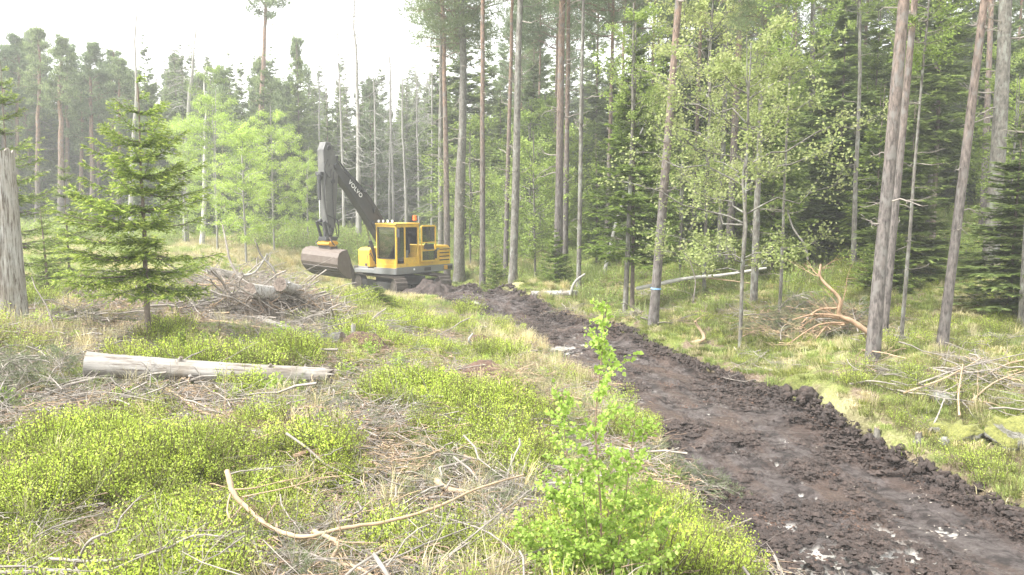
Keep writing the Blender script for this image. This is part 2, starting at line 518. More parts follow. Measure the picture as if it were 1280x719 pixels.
u = np.linspace(-1, 1, 176)
SX = cx[:, None] + nxr[:, None] * u[None, :] * (ww[:, None] + .5)
SY = cy[:, None] + nyr[:, None] * u[None, :] * (ww[:, None] + .5)
lat = u[None, :] * (ww[:, None] + .5)
bz = base_h(SX, SY)
# the bed is level across, a little lower at the left
cz_ = base_h(cx, cy)[:, None]
SS = np.broadcast_to(s[:, None], SX.shape)
crumb = sstep(.50, .62, fbm(SX * 1.3, SY * 1.3, 33, 4))
d1 = (fbm(lat * 1.1, SS * .5, 21, 4) - .5) * .16 + crumb * (.02 + (fbm(SX * 9, SY * 9, 31, 3) - .5) * .10) + (fbm(SX * 18, SY * 18, 41, 2) - .5) * (.010 + .05 * crumb) + .03 * sstep(.5, .53, fbm(SX * 2.4, SY * 2.4, 47, 4))
ridge = np.abs(fbm(lat * 3 + 5, SS * .35, 51, 3) - .5)
d1 = d1 - np.exp(-(ridge / .03) ** 2) * .03
edge = ww[:, None] - np.abs(lat)
lipn = np.clip(fbm(SX * 1.6, SY * 1.6, 61, 3) * 2.2 - .62, 0, 1) * (.45 + 1.1 * fbm(SX * 9, SY * 9, 63, 3))
rightlip = np.exp(-((lat - ww[:, None] - .02) / .24) ** 2) * (.05 + .24 * lipn)
leftlip = np.exp(-((lat + ww[:, None]) / .25) ** 2) * (.16 * np.clip(fbm(SX * 2, SY * 2, 71, 4) * 1.6 - .4, 0, 1))
RZ = .75 * cz_ + .25 * bz - .10 + d1 + rightlip + leftlip
out = np.clip(-edge - .12, 0, .5)
RZ = RZ - out * 1.1
# shallow water: flatten the lowest hollows
wet = np.zeros_like(RZ)
lev = .5 * fbm(lat * 1.3 + 3, SS * .5, 81, 3) + .5 * fbm(lat * 6, SS * 2.4, 91, 4)
band = np.exp(-((lat + ww[:, None] * .15) / (ww[:, None] * .55)) ** 2)
lev = .33 * fbm(lat * 1.0 + 3, SS * .5, 81, 3) + .67 * fbm(lat * 6, SS * 6, 91, 5)
lev = lev + .06 * band
for bx_, by_, br_ in [(1125, 668, .30), (1140, 690, .25), (1010, 700, .3), (1030, 690, .2), (985, 690, .2), (868, 452, .5), (850, 447, .45), (780, 448, .5), (805, 482, .4), (760, 470, .3), (900, 470, .3), (1000, 605, .22), (1180, 655, .2), (975, 645, .2), (1080, 700, .2), (700, 440, .5)]:
    r0_ = ray(bx_, by_); dd_ = 3.2 / (-r0_.z) * r0_.y; xx_ = r0_.x / r0_.y * dd_
    lev = lev + .17 * np.exp(-((SX - xx_) ** 2 + (SY - dd_) ** 2) / br_ ** 2)
th = np.quantile(lev[edge > .3], .964)
wm = sstep(th, th + .006, lev)
wet = wm * (edge > .3)
RZ = RZ * (1 - wet * .8) + wet * .8 * (.75 * cz_ + .25 * bz - .12)
V = np.c_[SX.ravel(), SY.ravel(), RZ.ravel()]
ny, nx = SX.shape
ROWS, COLS = ny, nx
WETG = wet
i = np.arange(ny - 1)[:, None] * nx + np.arange(nx - 1)[None, :]
Q = np.stack([i, i + 1, i + nx + 1, i + nx], -1).reshape(-1, 4)
me = np_mesh('dirt_road', V, [Q], [M['road']], None, wet.ravel(), True)
a = me.attributes.new('rcoord', 'FLOAT_VECTOR', 'POINT')
a.data.foreach_set('vector', np.c_[lat.ravel(), SS.ravel(), np.zeros(lat.size)].astype(np.float32).ravel())
new_obj('dirt_road', me, kind='structure', label='scraped dark peat road with thin wet patches')

# clods of peat thrown up along the edges
def rock_mesh(name, mats, seed, sub=2, rough=.35, flat=.7):
    import bmesh
    bm = bmesh.new()
    bmesh.ops.create_icosphere(bm, subdivisions=sub, radius=1)
    r = np.random.default_rng(seed)
    co = np.array([v.co[:] for v in bm.verts])
    k = 1 + rough * (fbm(co[:, 0] * 1.7 + seed * 3.1 + co[:, 2] * 1.3, co[:, 1] * 1.7 + co[:, 2] * .9 + seed, seed, 3) - .5) * 2
    co = co * k[:, None]; co[:, 2] *= flat
    for v, c in zip(bm.verts, co): v.co = c
    me = bpy.data.meshes.new(name); bm.to_mesh(me); bm.free()
    for m in mats: me.materials.append(m)
    me.polygons.foreach_set('use_smooth', np.full(len(me.polygons), True))
    return me

# ------------------------------------------------------------------ scattering of what nobody could count
def scatter(name, label, protos, pts, scl, pick=None, yaw=None, tilt=0.0, cat=None):
    """one object: points with their own turn and size, each carrying one of the source meshes"""
    n = len(pts)
    me = bpy.data.meshes.new(name)
    me.vertices.add(n)
    me.vertices.foreach_set('co', np.asarray(pts, dtype=np.float32).ravel())
    if yaw is None: yaw = rng.uniform(0, 2 * math.pi, n)
    rot = np.c_[rng.normal(0, 1, n) * tilt, rng.normal(0, 1, n) * tilt, yaw].astype(np.float32)
    a = me.attributes.new('rot', 'FLOAT_VECTOR', 'POINT'); a.data.foreach_set('vector', rot.ravel())
    a = me.attributes.new('scl', 'FLOAT', 'POINT'); a.data.foreach_set('value', np.broadcast_to(np.asarray(scl, np.float32), (n,)).copy())
    if pick is None: pick = rng.integers(0, len(protos), n)
    a = me.attributes.new('pick', 'INT', 'POINT'); a.data.foreach_set('value', np.asarray(pick, dtype=np.int32))
    o = new_obj(name, me, kind='stuff', label=label)
    ng = bpy.data.node_groups.new(name + '_nodes', 'GeometryNodeTree')
    ng.interface.new_socket('Geometry', in_out='INPUT', socket_type='NodeSocketGeometry')
    ng.interface.new_socket('Geometry', in_out='OUTPUT', socket_type='NodeSocketGeometry')
    gi = ng.nodes.new('NodeGroupInput'); go = ng.nodes.new('NodeGroupOutput')
    jn = ng.nodes.new('GeometryNodeJoinGeometry')
    def na(nm, typ):
        x = ng.nodes.new('GeometryNodeInputNamedAttribute'); x.data_type = typ; x.inputs['Name'].default_value = nm
        return x.outputs['Attribute']
    r_, s_, p_ = na('rot', 'FLOAT_VECTOR'), na('scl', 'FLOAT'), na('pick', 'INT')
    e2r = ng.nodes.new('FunctionNodeEulerToRotation'); ng.links.new(r_, e2r.inputs[0])
    for k, pm in enumerate(protos):
        po = bpy.data.objects.new(pm.name, pm)
        oi = ng.nodes.new('GeometryNodeObjectInfo'); oi.inputs['Object'].default_value = po
        cmpn = ng.nodes.new('FunctionNodeCompare'); cmpn.data_type = 'INT'; cmpn.operation = 'EQUAL'
        ints = [x for x in cmpn.inputs if x.type == 'INT']
        ng.links.new(p_, ints[0]); ints[1].default_value = k
        ip = ng.nodes.new('GeometryNodeInstanceOnPoints')
        ng.links.new(gi.outputs[0], ip.inputs['Points'])
        ng.links.new(cmpn.outputs[0], ip.inputs['Selection'])
        ng.links.new(oi.outputs['Geometry'], ip.inputs['Instance'])
        ng.links.new(e2r.outputs[0], ip.inputs['Rotation'])
        ng.links.new(s_, ip.inputs['Scale'])
        ng.links.new(ip.outputs[0], jn.inputs[0])
    ng.links.new(jn.outputs[0], go.inputs[0])
    md = o.modifiers.new('scatter', 'NODES'); md.node_group = ng
    return o

def on_ground(x, y, dz=0.0):
    return np.c_[x, y, ground(x, y) + dz]
def cand(n, x0, x1, y0, y1, power=1.0):
    """random places in a band, denser towards the near edge"""
    u = rng.uniform(0, 1, n) ** power
    y = y0 + (y1 - y0) * u
    x = rng.uniform(x0, x1, n)
    return x, y
# ------------------------------------------------------------------ trees
def trunk_mesh(name, m, seed, top=.18, k=18, sides=10, wob=.012, flare=.16):
    """unit trunk: height 1, base radius 1 (scaled per tree)"""
    r = np.random.default_rng(seed)
    z = np.linspace(0, 1, k) ** 1.25
    w = np.cumsum(r.normal(0, 1, (k, 2)), 0); w -= w[0]
    path = np.c_[w * wob * 3 * z[:, None] * 4, z]
    rad = (1 - (1 - top) * z ** .85) * (1 + flare * np.exp(-z / .012))
    rad = rad * (1 + r.normal(0, .025, k))
    a = np.arange(sides) * 2 * math.pi / sides
    V = np.stack([path[:, 0:1] + rad[:, None] * np.cos(a), path[:, 1:2] + rad[:, None] * np.sin(a), np.broadcast_to(z[:, None], (k, sides))], -1).reshape(-1, 3)
    V[:, :2] *= (1 + r.normal(0, .02, (len(V), 1)))
    i = np.arange(k - 1)[:, None] * sides; s = np.arange(sides)[None]
    Q = np.stack([i + s, i + (s + 1) % sides, i + sides + (s + 1) % sides, i + sides + s], -1).reshape(-1, 4)
    return np_mesh(name, V, [Q], [m], None, np.repeat(z, sides), True)

def stubs_mesh(name, m, seed, n=26, z0=.1, z1=.85, L=1.0, up=.05, fork=True):
    """bare side branches of a trunk, z in units of tree height 1 -> built in metres for a 14 m bole"""
    r = np.random.default_rng(seed)
    H = 14.0
    acc = Acc()
    az = r.uniform(0, 6.28, n); z = r.uniform(z0, z1, n) * H; ln = L * r.uniform(.3, 1.3, n)
    t = np.linspace(0, 1, 6)
    D = np.stack([np.cos(az), np.sin(az)], -1)
    pth = np.zeros((n, 6, 3))
    pth[:, :, :2] = D[:, None, :] * (t * ln[:, None])[..., None]
    pth[:, :, 2] = z[:, None] + ln[:, None] * (up * t + r.normal(0, .18, (n, 1)) * t + r.normal(0, .25, (n, 1)) * t * t)
    pth[:, 1:, :] += r.normal(0, .03, (n, 5, 3)) * ln[:, None, None]
    rad = (.013 * (ln / L)[:, None] + .004) * (1 - .75 * t)[None]
    V, Q = tubes(pth, rad, 4); acc.add(V, Q)
    if fork:
        k = n * 4
        b = r.integers(0, n, k); j = r.integers(1, 5, k)
        st = pth[b, j]; d = nrm(pth[b, j + 1] - pth[b, j] + r.normal(0, .5, (k, 3)) * np.linalg.norm(pth[b, j + 1] - pth[b, j], axis=1)[:, None])
        l2 = ln[b] * r.uniform(.15, .5, k)
        t2 = np.linspace(0, 1, 4)
        p2 = st[:, None] + d[:, None] * (t2[None, :, None] * l2[:, None, None]) + r.normal(0, .02, (k, 4, 3)) * t2[None, :, None]
        V, Q = tubes(p2, .005 * (1 - .6 * t2)[None] * np.ones((k, 1)), 3); acc.add(V, Q)
    return acc.mesh(name, [m])

def pine_crown(name, seed, H=7.0, R=2.0, nl=34, per=95, nc=5, el=.13, ew=.03, mats=None, sparse=1.0):
    """limbs that end in pads of needle tufts; local z 0 at the crown's foot"""
    r = np.random.default_rng(seed)
    acc = Acc()
    z = np.sort(r.uniform(0, 1, nl)) ** .85 * H * .96
    az = r.uniform(0, 6.28, nl) + np.arange(nl) * 2.4
    zz = z / H
    ln = R * (.35 + .75 * np.sin(np.clip(zz * .9 + .22, 0, 1) * math.pi)) * r.uniform(.55, 1.15, nl)
    t = np.linspace(0, 1, 6)
    D = np.stack([np.cos(az), np.sin(az)], -1)
    pth = np.zeros((nl, 6, 3))
    pth[:, :, :2] = D[:, None] * (t * ln[:, None])[..., None]
    up = .15 + .75 * zz
    pth[:, :, 2] = z[:, None] + ln[:, None] * (up[:, None] * t * .6 + r.uniform(-.1, .35, (nl, 1)) * t * t)
    pth[:, 1:] += r.normal(0, .05, (nl, 5, 3)) * ln[:, None, None]
    V, Q = tubes(pth, (.028 * (ln / R)[:, None] + .008) * (1 - .8 * t)[None], 4); acc.add(V, Q, 1, .9, True)
    # leader
    # pads along outer limbs
    cen, rad = [], []
    for i in range(nl):
        for c in range(nc):
            tt_ = r.uniform(.45, 1.05)
            j = min(4, int(tt_ * 5)); f = tt_ * 5 - j
            p = pth[i, j] * (1 - f) + pth[i, j + 1] * f
            cen.append(p + r.normal(0, .16, 3) * ln[i] * .8 + (0, 0, .05)); rad.append(r.uniform(.16, .40) * (R / 2) * (.6 + .5 * ln[i] / R))
    for c in range(6):
        cen.append(np.array([r.normal(0, .12), r.normal(0, .12), H * r.uniform(.86, 1.0)])); rad.append(.2 * R / 2)
    cen = np.array(cen); rad = np.array(rad)
    keep = r.uniform(0, 1, len(cen)) < sparse; cen = cen[keep]; rad = rad[keep]
    k = int(per)
    ci = np.repeat(np.arange(len(cen)), k)
    dirs = nrm(r.normal(0, 1, (len(ci), 3)))
    rr = rad[ci] * r.uniform(.1, 1, len(ci)) ** .5
    off = dirs * rr[:, None] * np.array([1.25, 1.25, .7])
    base = cen[ci] + off
    d = nrm(dirs + r.normal(0, .5, (len(ci), 3)) + np.array([0, 0, .6]))
    nn = r.normal(0, 1, (len(ci), 3))
    ct = r.uniform(.15, .7, len(cen))
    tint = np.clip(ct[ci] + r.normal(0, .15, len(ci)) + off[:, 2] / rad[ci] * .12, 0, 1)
    V, T = elems(base, d, nn, el * r.uniform(.6, 1.3, len(ci)), ew)
    acc.add(V, T, 0, np.repeat(tint, 3))
    return acc.mesh(name, mats)

def spruce_crown(name, seed, H=14.0, R=2.0, z0=.0, nb=110, seg=10, tw=2, el=.22, ew=.07, per=7, mats=None, droop=.35, tipup=.25, tip_tint=.45, point=1.0, gap=0.0, twl=.42):
    """whorled boughs with flat side sprays, local z 0 at lowest bough"""
    r = np.random.default_rng(seed)
    acc = Acc()
    zz = np.sort(1 - (1 - r.uniform(0, 1, nb)) ** (1 / 1.5))
    if gap: zz = np.round(zz * gap) / gap + r.normal(0, .10 / gap, nb); zz = np.clip(zz, 0, .995)
    z = zz * H
    az = r.uniform(0, 6.283, nb)
    ln = R * (np.clip(1 - zz, 0.02, 1) ** point) * r.uniform(.62, 1.12, nb) * (1 - .35 * np.exp(-zz / .06)) + .04 * R
    t = np.linspace(0, 1, seg + 1)
    D = np.stack([np.cos(az), np.sin(az)], -1)
    pth = np.zeros((nb, seg + 1, 3))
    pth[:, :, :2] = D[:, None] * (t * ln[:, None])[..., None]
    dr = droop * (1 - zz * 1.3) + r.normal(0, .06, nb)
    pth[:, :, 2] = z[:, None] + ln[:, None] * (-dr[:, None] * t + (tipup + .25 * zz[:, None]) * t * t)
    V, Q = tubes(pth, (.006 + .012 * (ln / R))[:, None] * (1 - .8 * t)[None], 3); acc.add(V, Q, 1, .5, True)
    lead = np.array([[(0, 0, H * .9), (0, 0, H * .97), (0, 0, H * 1.04)]]); V, Q = tubes(lead, np.array([[.02, .012, .003]]) * (R / 2), 4); acc.add(V, Q, 1, .5, True)
    # twigs: from every node, both sides
    bi = np.repeat(np.arange(nb), seg * tw * 2)
    ji = np.tile(np.repeat(np.arange(1, seg + 1), tw * 2), nb)
    sd = np.tile(np.array([1, -1] * tw), nb * seg)
    fr = r.uniform(0, 1, len(bi))
    p0 = pth[bi, ji - 1] * (1 - fr[:, None]) + pth[bi, ji] * fr[:, None]
    Dx = np.c_[D[bi], np.zeros(len(bi))]
    Sx = np.c_[-D[bi, 1], D[bi, 0], np.zeros(len(bi))] * sd[:, None]
    tpos = (ji - 1 + fr) / seg
    tl = ln[bi] * twl * (1.08 - tpos) * r.uniform(.5, 1.2, len(bi)) + .05 * (R / 1.2)
    tl *= np.clip(tpos * 3.0, .15, 1)
    ang = r.uniform(.55, 1.05, len(bi))
    td = Dx * np.cos(ang)[:, None] + Sx * np.sin(ang)[:, None]
    td[:, 2] += -dr[bi] * .6 + r.normal(0, .26, len(bi)) + .04
    td = nrm(td)
    # needles along twigs
    k = per
    ti = np.repeat(np.arange(len(bi)), k)
    f = np.tile((np.arange(k) + .5) / k, len(bi)) + r.uniform(-.4, .4, len(ti)) / k
    pb = p0[ti] + td[ti] * (tl[ti] * f)[:, None]
    pb[:, 2] -= (tl[ti] * f) ** 2 * .25
    side = nrm(np.cross(td[ti], np.array([0, 0, 1.0]))) * np.where(r.uniform(0, 1, len(ti)) < .5, 1, -1)[:, None]
    d = nrm(td[ti] * r.uniform(.5, 1.1, len(ti))[:, None] + side * r.uniform(.1, .9, len(ti))[:, None] + r.normal(0, .22, (len(ti), 3)))
    nn = np.array([0, 0, 1.0]) + r.normal(0, .55, (len(ti), 3))
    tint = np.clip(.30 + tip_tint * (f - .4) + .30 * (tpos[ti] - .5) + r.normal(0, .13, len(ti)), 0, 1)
    V, T = elems(pb, d, nn, el * r.uniform(.6, 1.3, len(ti)) * (.35 + .65 * np.clip(ln[bi[ti]] / R * 1.6, 0, 1)), ew * r.uniform(.7, 1.2, len(ti)) * (.4 + .6 * np.clip(ln[bi[ti]] / R * 1.6, 0, 1)))
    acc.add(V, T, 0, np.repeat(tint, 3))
    return acc.mesh(name, mats)

def leafy_crown(name, seed, H=5.0, R=1.6, nl=26, nt=9, per=16, ls=.07, mats=None, base_r=.03, up=.55, layered=0.0, z0=0.0, cluster=.16, shape=1.0, quad=True, lr=.75):
    """limbs, twigs and leaf clusters"""
    r = np.random.default_rng(seed)
    acc = Acc()
    z = np.sort(r.uniform(0, 1, nl)) * H * .9
    zz = z / H
    az = np.arange(nl) * 2.4 + r.normal(0, .4, nl)
    ln = R * (.45 + .65 * np.sin(np.clip(zz * .95 + .15, 0, 1) * math.pi) ** shape) * r.uniform(.6, 1.15, nl)
    t = np.linspace(0, 1, 7)
    D = np.stack([np.cos(az), np.sin(az)], -1)
    pth = np.zeros((nl, 7, 3))
    pth[:, :, :2] = D[:, None] * (t * ln[:, None])[..., None]
    pth[:, :, 2] = z[:, None] + ln[:, None] * (up * t * (.6 + .6 * zz[:, None]) - layered * t * t)
    pth[:, 1:] += r.normal(0, .045, (nl, 6, 3)) * ln[:, None, None]
    V, Q = tubes(pth, (base_r * .45 * (ln / R))[:, None] * (1 - .8 * t)[None], 4); acc.add(V, Q, 1, .5, True)
    lead = np.zeros((1, 6, 3)); lead[0, :, 2] = np.linspace(0, H, 6); lead[0, 1:, :2] += r.normal(0, .02 * R, (5, 2))
    V, Q = tubes(lead, base_r * np.linspace(1, .15, 6)[None], 6); acc.add(V, Q, 1, .5, True)
    bi = np.repeat(np.arange(nl), nt)
    tp = r.uniform(.25, 1, len(bi)); j = np.minimum(5, (tp * 6).astype(int)); f = tp * 6 - j
    p0 = pth[bi, j] * (1 - f[:, None]) + pth[bi, j + 1] * f[:, None]
    td = nrm(nrm(pth[bi, 6] - pth[bi, 0]) + r.normal(0, .75, (len(bi), 3)) + (0, 0, .15))
    if layered: td[:, 2] *= .35; td = nrm(td)
    tl = r.uniform(.2, .5, len(bi)) * ln[bi] * .6
    t2 = np.linspace(0, 1, 4)
    p2 = p0[:, None] + td[:, None] * (t2[None, :, None] * tl[:, None, None]) + r.normal(0, .015, (len(bi), 4, 3))
    V, Q = tubes(p2, base_r * .14 * (1 - .6 * t2)[None] * np.ones((len(bi), 1)), 3); acc.add(V, Q, 1, .5)
    ti = np.repeat(np.arange(len(bi)), per)
    f2 = r.uniform(.1, 1.1, len(ti))
    pb = p0[ti] + td[ti] * (tl[ti] * f2)[:, None] + r.normal(0, cluster, (len(ti), 3)) * np.array([1, 1, .5 if layered else .9]) * R * .35
    d = nrm(td[ti] + r.normal(0, .7, (len(ti), 3)) + (0, 0, -.25))
    nn = np.array([0, 0, 1.0]) + r.normal(0, .55, (len(ti), 3))
    ct = r.uniform(.25, .75, len(bi))
    tint = np.clip(ct[ti] + r.normal(0, .16, len(ti)), 0, 1)
    s = ls * r.uniform(.6, 1.25, len(ti))
    V, T = elems(pb, d, nn, s, s * lr, quad)
    acc.add(V, T, 0, np.repeat(tint, 4 if quad else 3))
    return acc.mesh(name, mats)

TR_PINE = [trunk_mesh('pine_trunk', M['pine_bark'], s_, .28, sides=12, wob=.02) for s_ in (1, 2, 3)]
TR_GREY = [trunk_mesh('grey_trunk', M['grey_bark'], s_, .3, wob=.02) for s_ in (4, 5)]
TR_SPR = [trunk_mesh('spruce_trunk', M['spruce_bark'], s_, .12) for s_ in (6, 7)]
TR_PALE = [trunk_mesh('pale_trunk', M['pale_bark'], s_, .22, wob=.03) for s_ in (8, 9)]
TR_BIR = [trunk_mesh('birch_trunk', M['birch_bark'], s_, .22, wob=.06) for s_ in (10,)]
PM = [M['pine_needle'], M['pine_bark']]
C_PINE = [pine_crown('pine_crown', s_, 7.5, 2.3, 62, 62, 6, mats=PM, el=.19, ew=.032) for s_ in (1, 2, 3)]
C_PINE_FAR = [pine_crown('pine_crown', s_, 7.5, 1.7, 50, 28, 5, mats=PM, el=.32, ew=.085) for s_ in (11, 12, 13)]
C_PINE_S = [pine_crown('sparse_pine_crown', 9, 7.0, 1.7, 26, 70, 4, mats=PM, sparse=.7)]
SM_ = [M['spruce_needle'], M['spruce_bark']]
YM_ = [M['young_spruce'], M['spruce_bark']]
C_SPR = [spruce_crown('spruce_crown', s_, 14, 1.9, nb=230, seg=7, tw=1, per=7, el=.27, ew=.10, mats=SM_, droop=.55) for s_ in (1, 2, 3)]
C_SPRL = [spruce_crown('bright_green_spruce_crown', s_, 9, 1.7, nb=230, seg=9, tw=1, per=8, el=.17, ew=.065, mats=YM_, droop=.4, gap=26) for s_ in (4, 5)]  # brighter green needles than the tall spruces
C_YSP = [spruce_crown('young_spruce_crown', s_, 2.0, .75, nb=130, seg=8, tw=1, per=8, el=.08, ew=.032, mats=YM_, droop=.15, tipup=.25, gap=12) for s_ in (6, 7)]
C_LEAF = [leafy_crown('leafy_crown', s_, 6, 1.7, 30, 9, 22, .10, [M['broad_leaf'], M['grey_bark']], .05) for s_ in (1, 2)]
C_LARCH = [leafy_crown('pale_layered_crown', s_, 6.5, 2.3, 44, 13, 34, .085, [M['larch'], M['pale_bark']], .05, up=.45, layered=.15, cluster=.15, shape=.6, lr=.6) for s_ in (3, 4)]
C_MAPLE = leafy_crown('maple_crown', 5, 6.5, 2.9, 34, 11, 34, .085, [M['maple_leaf'], M['grey_bark']], .06, up=.45, cluster=.10, lr=.9)
STUBS = [stubs_mesh('dead_branches', M['twig_grey'], s_, 16, .12, .8, .75) for s_ in (1, 2, 3)]
STUBS_PALE = [stubs_mesh('bare_branches', M['pale_bark'], s_, 130, .12, .97, 1.15, -.25) for s_ in (4, 5)]

def tree(name, label, x, y, H, dia, trunk, crown=None, cz0=None, cs=1.0, stubs=None, lean=(0, 0), group=None, cat='tree', crown_native=7.5, sink=.06, ribbon=None, csz=None):
    root = new_obj(name, None, label=label, cat=cat, group=group, loc=(x, y, gh(x, y) - sink))
    root.rotation_euler = (-lean[1], lean[0], 0)
    t = new_obj('trunk', trunk, root)
    t.scale = (dia / 2, dia / 2, H)
    yaw = random.uniform(0, 6.28)
    t.rotation_euler = (0, 0, yaw)
    if crown is not None:
        c = new_obj('crown', crown, root)
        c.scale = (cs, cs, csz or cs)
        c.location = (0, 0, cz0 if cz0 is not None else H - crown_native * (csz or cs))
        c.rotation_euler = (0, 0, random.uniform(0, 6.28))
    if stubs is not None:
        s_ = new_obj('dead_branches', stubs, root)
        s_.scale = (min(1.2, .6 + dia * 1.6),) * 2 + (H / 14.0,)
        s_.rotation_euler = (0, 0, random.uniform(0, 6.28))
        s_['kind'] = 'stuff'
    return root

def lean_from(px0, py0, px1, py1, d):
    """lean (radians about Y) so that a trunk at distance d passes both picture points"""
    a = P(px0, py0, d); b = P(px1, py1, d)
    return math.atan2(b.x - a.x, b.z - a.z)

placed = []
def hero(kind, label, px, d, pt, w, H, cs=1.0, stub=True, name=None, **kw):
    """px: foot's picture column, pt=(px,py) higher point"""
    r0 = ray(px, 400)
    x = (px - 640) / F * d * .985
    y = d
    z = gh(x, y)
    # foot row for the lean
    vz = (CZ - z)
    cosn = math.cos(PITCH); sinn = math.sin(PITCH)
    depth = y * cosn + vz * sinn
    x = (px - 640) / F * depth
    py0 = 359.5 + F * (vz * cosn - y * sinn) / depth
    ln = lean_from(px, py0, pt[0], pt[1], d)
    dia = w / F * d
    placed.append((x, y))
    if kind == 'pine':
        return tree(name or 'pine_tree', label, x, y, H, dia, random.choice(TR_PINE), random.choice(C_PINE_FAR if d > 50 else C_PINE), None, cs, random.choice(STUBS) if stub else None, (ln, 0), **kw)
    if kind == 'grey':
        return tree(name or 'pine_tree', label, x, y, H, dia, random.choice(TR_GREY), random.choice(C_PINE), None, cs, random.choice(STUBS) if stub else None, (ln, 0), **kw)
    if kind == 'thin':
        return tree(name or 'young_tree', label, x, y, H, dia, random.choice(TR_GREY), random.choice(C_LEAF), H - 6 * cs, cs, random.choice(STUBS) if stub else None, (ln, 0), **kw)
    if kind == 'bare':
        return tree(name or 'dead_tree', label, x, y, H, dia, random.choice(TR_PALE), None, None, 1, (random.choice(STUBS_PALE) if stub else None), (ln, 0), **kw)
    if kind == 'birch':
        return tree(name or 'birch_tree', label, x, y, H, dia, TR_BIR[0], random.choice(C_LEAF), H - 6 * cs, cs, None, (ln, 0), **kw)

# right of the road
t_blue = hero('pine', 'slender pine at the road edge with a blue ribbon round its trunk', 816, 19, (850, 0), 13, 17)
rib_m = simple('blue_ribbon', (.22, .40, .66), .5)
acc = Acc(); a_ = np.linspace(0, 2 * math.pi, 17)[:-1]
rr_ = .5 * 13 / F * 19 * 1.02
pr = np.stack([np.c_[np.cos(a_), np.sin(a_), a_ * 0] * rr_ + (0, 0, 0), np.c_[np.cos(a_), np.sin(a_), a_ * 0] * rr_ + (0, 0, .035)], 0)
Vr = pr.reshape(-1, 3); k_ = np.arange(16); Qr = np.stack([k_, (k_ + 1) % 16, (k_ + 1) % 16 + 16, k_ + 16], -1)
acc.add(Vr, Qr)
rb = new_obj('ribbon', acc.mesh('ribbon', [rib_m]), t_blue, loc=(0.0, 0, .92), label='blue ribbon tied round the trunk')
rb.modifiers.new('thick', 'SOLIDIFY').thickness = .012
hero('pine', 'thickest near pine with reddish bark beside the broken pine bough', 1090, 13, (1128, 0), 17.5, 19)
hero('pine', 'reddish pine close behind the thickest near pine', 1103, 14.3, (1143, 0), 11, 18)
hero('pine', 'slim leaning pine standing behind the brush heap', 1177, 13.5, (1231, 0), 13, 17)
hero('grey', 'stout pine with grey scaly bark and orange upper trunk on the mossy slope', 1237, 21, (1262, 0), 20, 20)
hero('thin', 'thin grey sapling between the thickest pine and the slim leaning pine', 1126, 14.6, (1150, 130), 5.5, 7.5, .45)
hero('grey', 'grey trunk half cut off by the frame beyond the mossy boulder', 1278, 16, (1290, 200), 12, 15)
hero('grey', 'straight pine with bare trunk standing by the two young spruces', 641, 28, (652, 0), 11, 20)
hero('pine', 'narrow pine touching the straight pine by the young spruces', 631, 34, (640, 20), 7, 20)
hero('pine', 'orange barked pine rising out of a young spruce past the grey log', 697, 29, (703, 0), 12, 20)
hero('pine', 'thin red pine just behind the orange barked pine', 706, 36, (711, 60), 8, 20)
hero('pine', 'slim pine with straight pinkish trunk near the excavator road', 603, 31, (605, 0), 8, 19)
hero('grey', 'pale grey thick trunk behind the excavator engine cover', 574, 40, (572, 0), 15, 19)
hero('pine', 'orange slim pine rising right behind the excavator rear', 559, 40, (558, 0), 9, 19)
hero('grey', 'dim grey trunk just beside the orange pine behind the excavator', 551, 44, (551, 60), 8, 18)
hero('grey', 'slim grey pine by the root with the upright dead stick', 723, 27, (729, 60), 6.5, 17)
hero('thin', 'thin grey trunk left of the blue ribboned pine with sparse green twigs', 781, 22, (791, 150), 7.5, 8.5, .6)
hero('grey', 'dark straight trunk behind the fallen birch pole', 942, 20.5, (951, 120), 10, 9.5, .4)
hero('pine', 'orange pine behind the pale leafed maple', 911, 28, (926, 0), 11, 18)
hero('grey', 'grey twin trunk beside the orange pine behind the maple', 899, 30, (906, 120), 8, 16)
hero('thin', 'thin crooked grey sapling near the broken bough heap', 974, 18.5, (986, 150), 5, 8, .5)
hero('grey', 'grey pine rising behind the dark spruces past the broken bough', 1010, 31, (1018, 0), 9, 20)
hero('thin', 'slender brown trunk behind the broken pine bough', 1067, 24, (1071, 90), 7, 10, .5)
hero('birch', 'thin whitish leaning birch stem past the grey log', 754, 30, (779, 235), 5, 7, .5, stub=False)
hero('pine', 'brown trunk deep between the ribboned pine and the slim grey pine', 758, 38, (762, 150), 7, 17)
hero('pine', 'reddish trunk far behind the fallen birch pole', 866, 34, (873, 100), 7, 17)
hero('pine', 'orange trunk showing past the thin grey sapling high on the slope', 1228, 30, (1240, 0), 9, 19)
hero('pine', 'brown slim pine between the thickest pine and the stout grey pine', 1160, 33, (1172, 60), 7, 18)
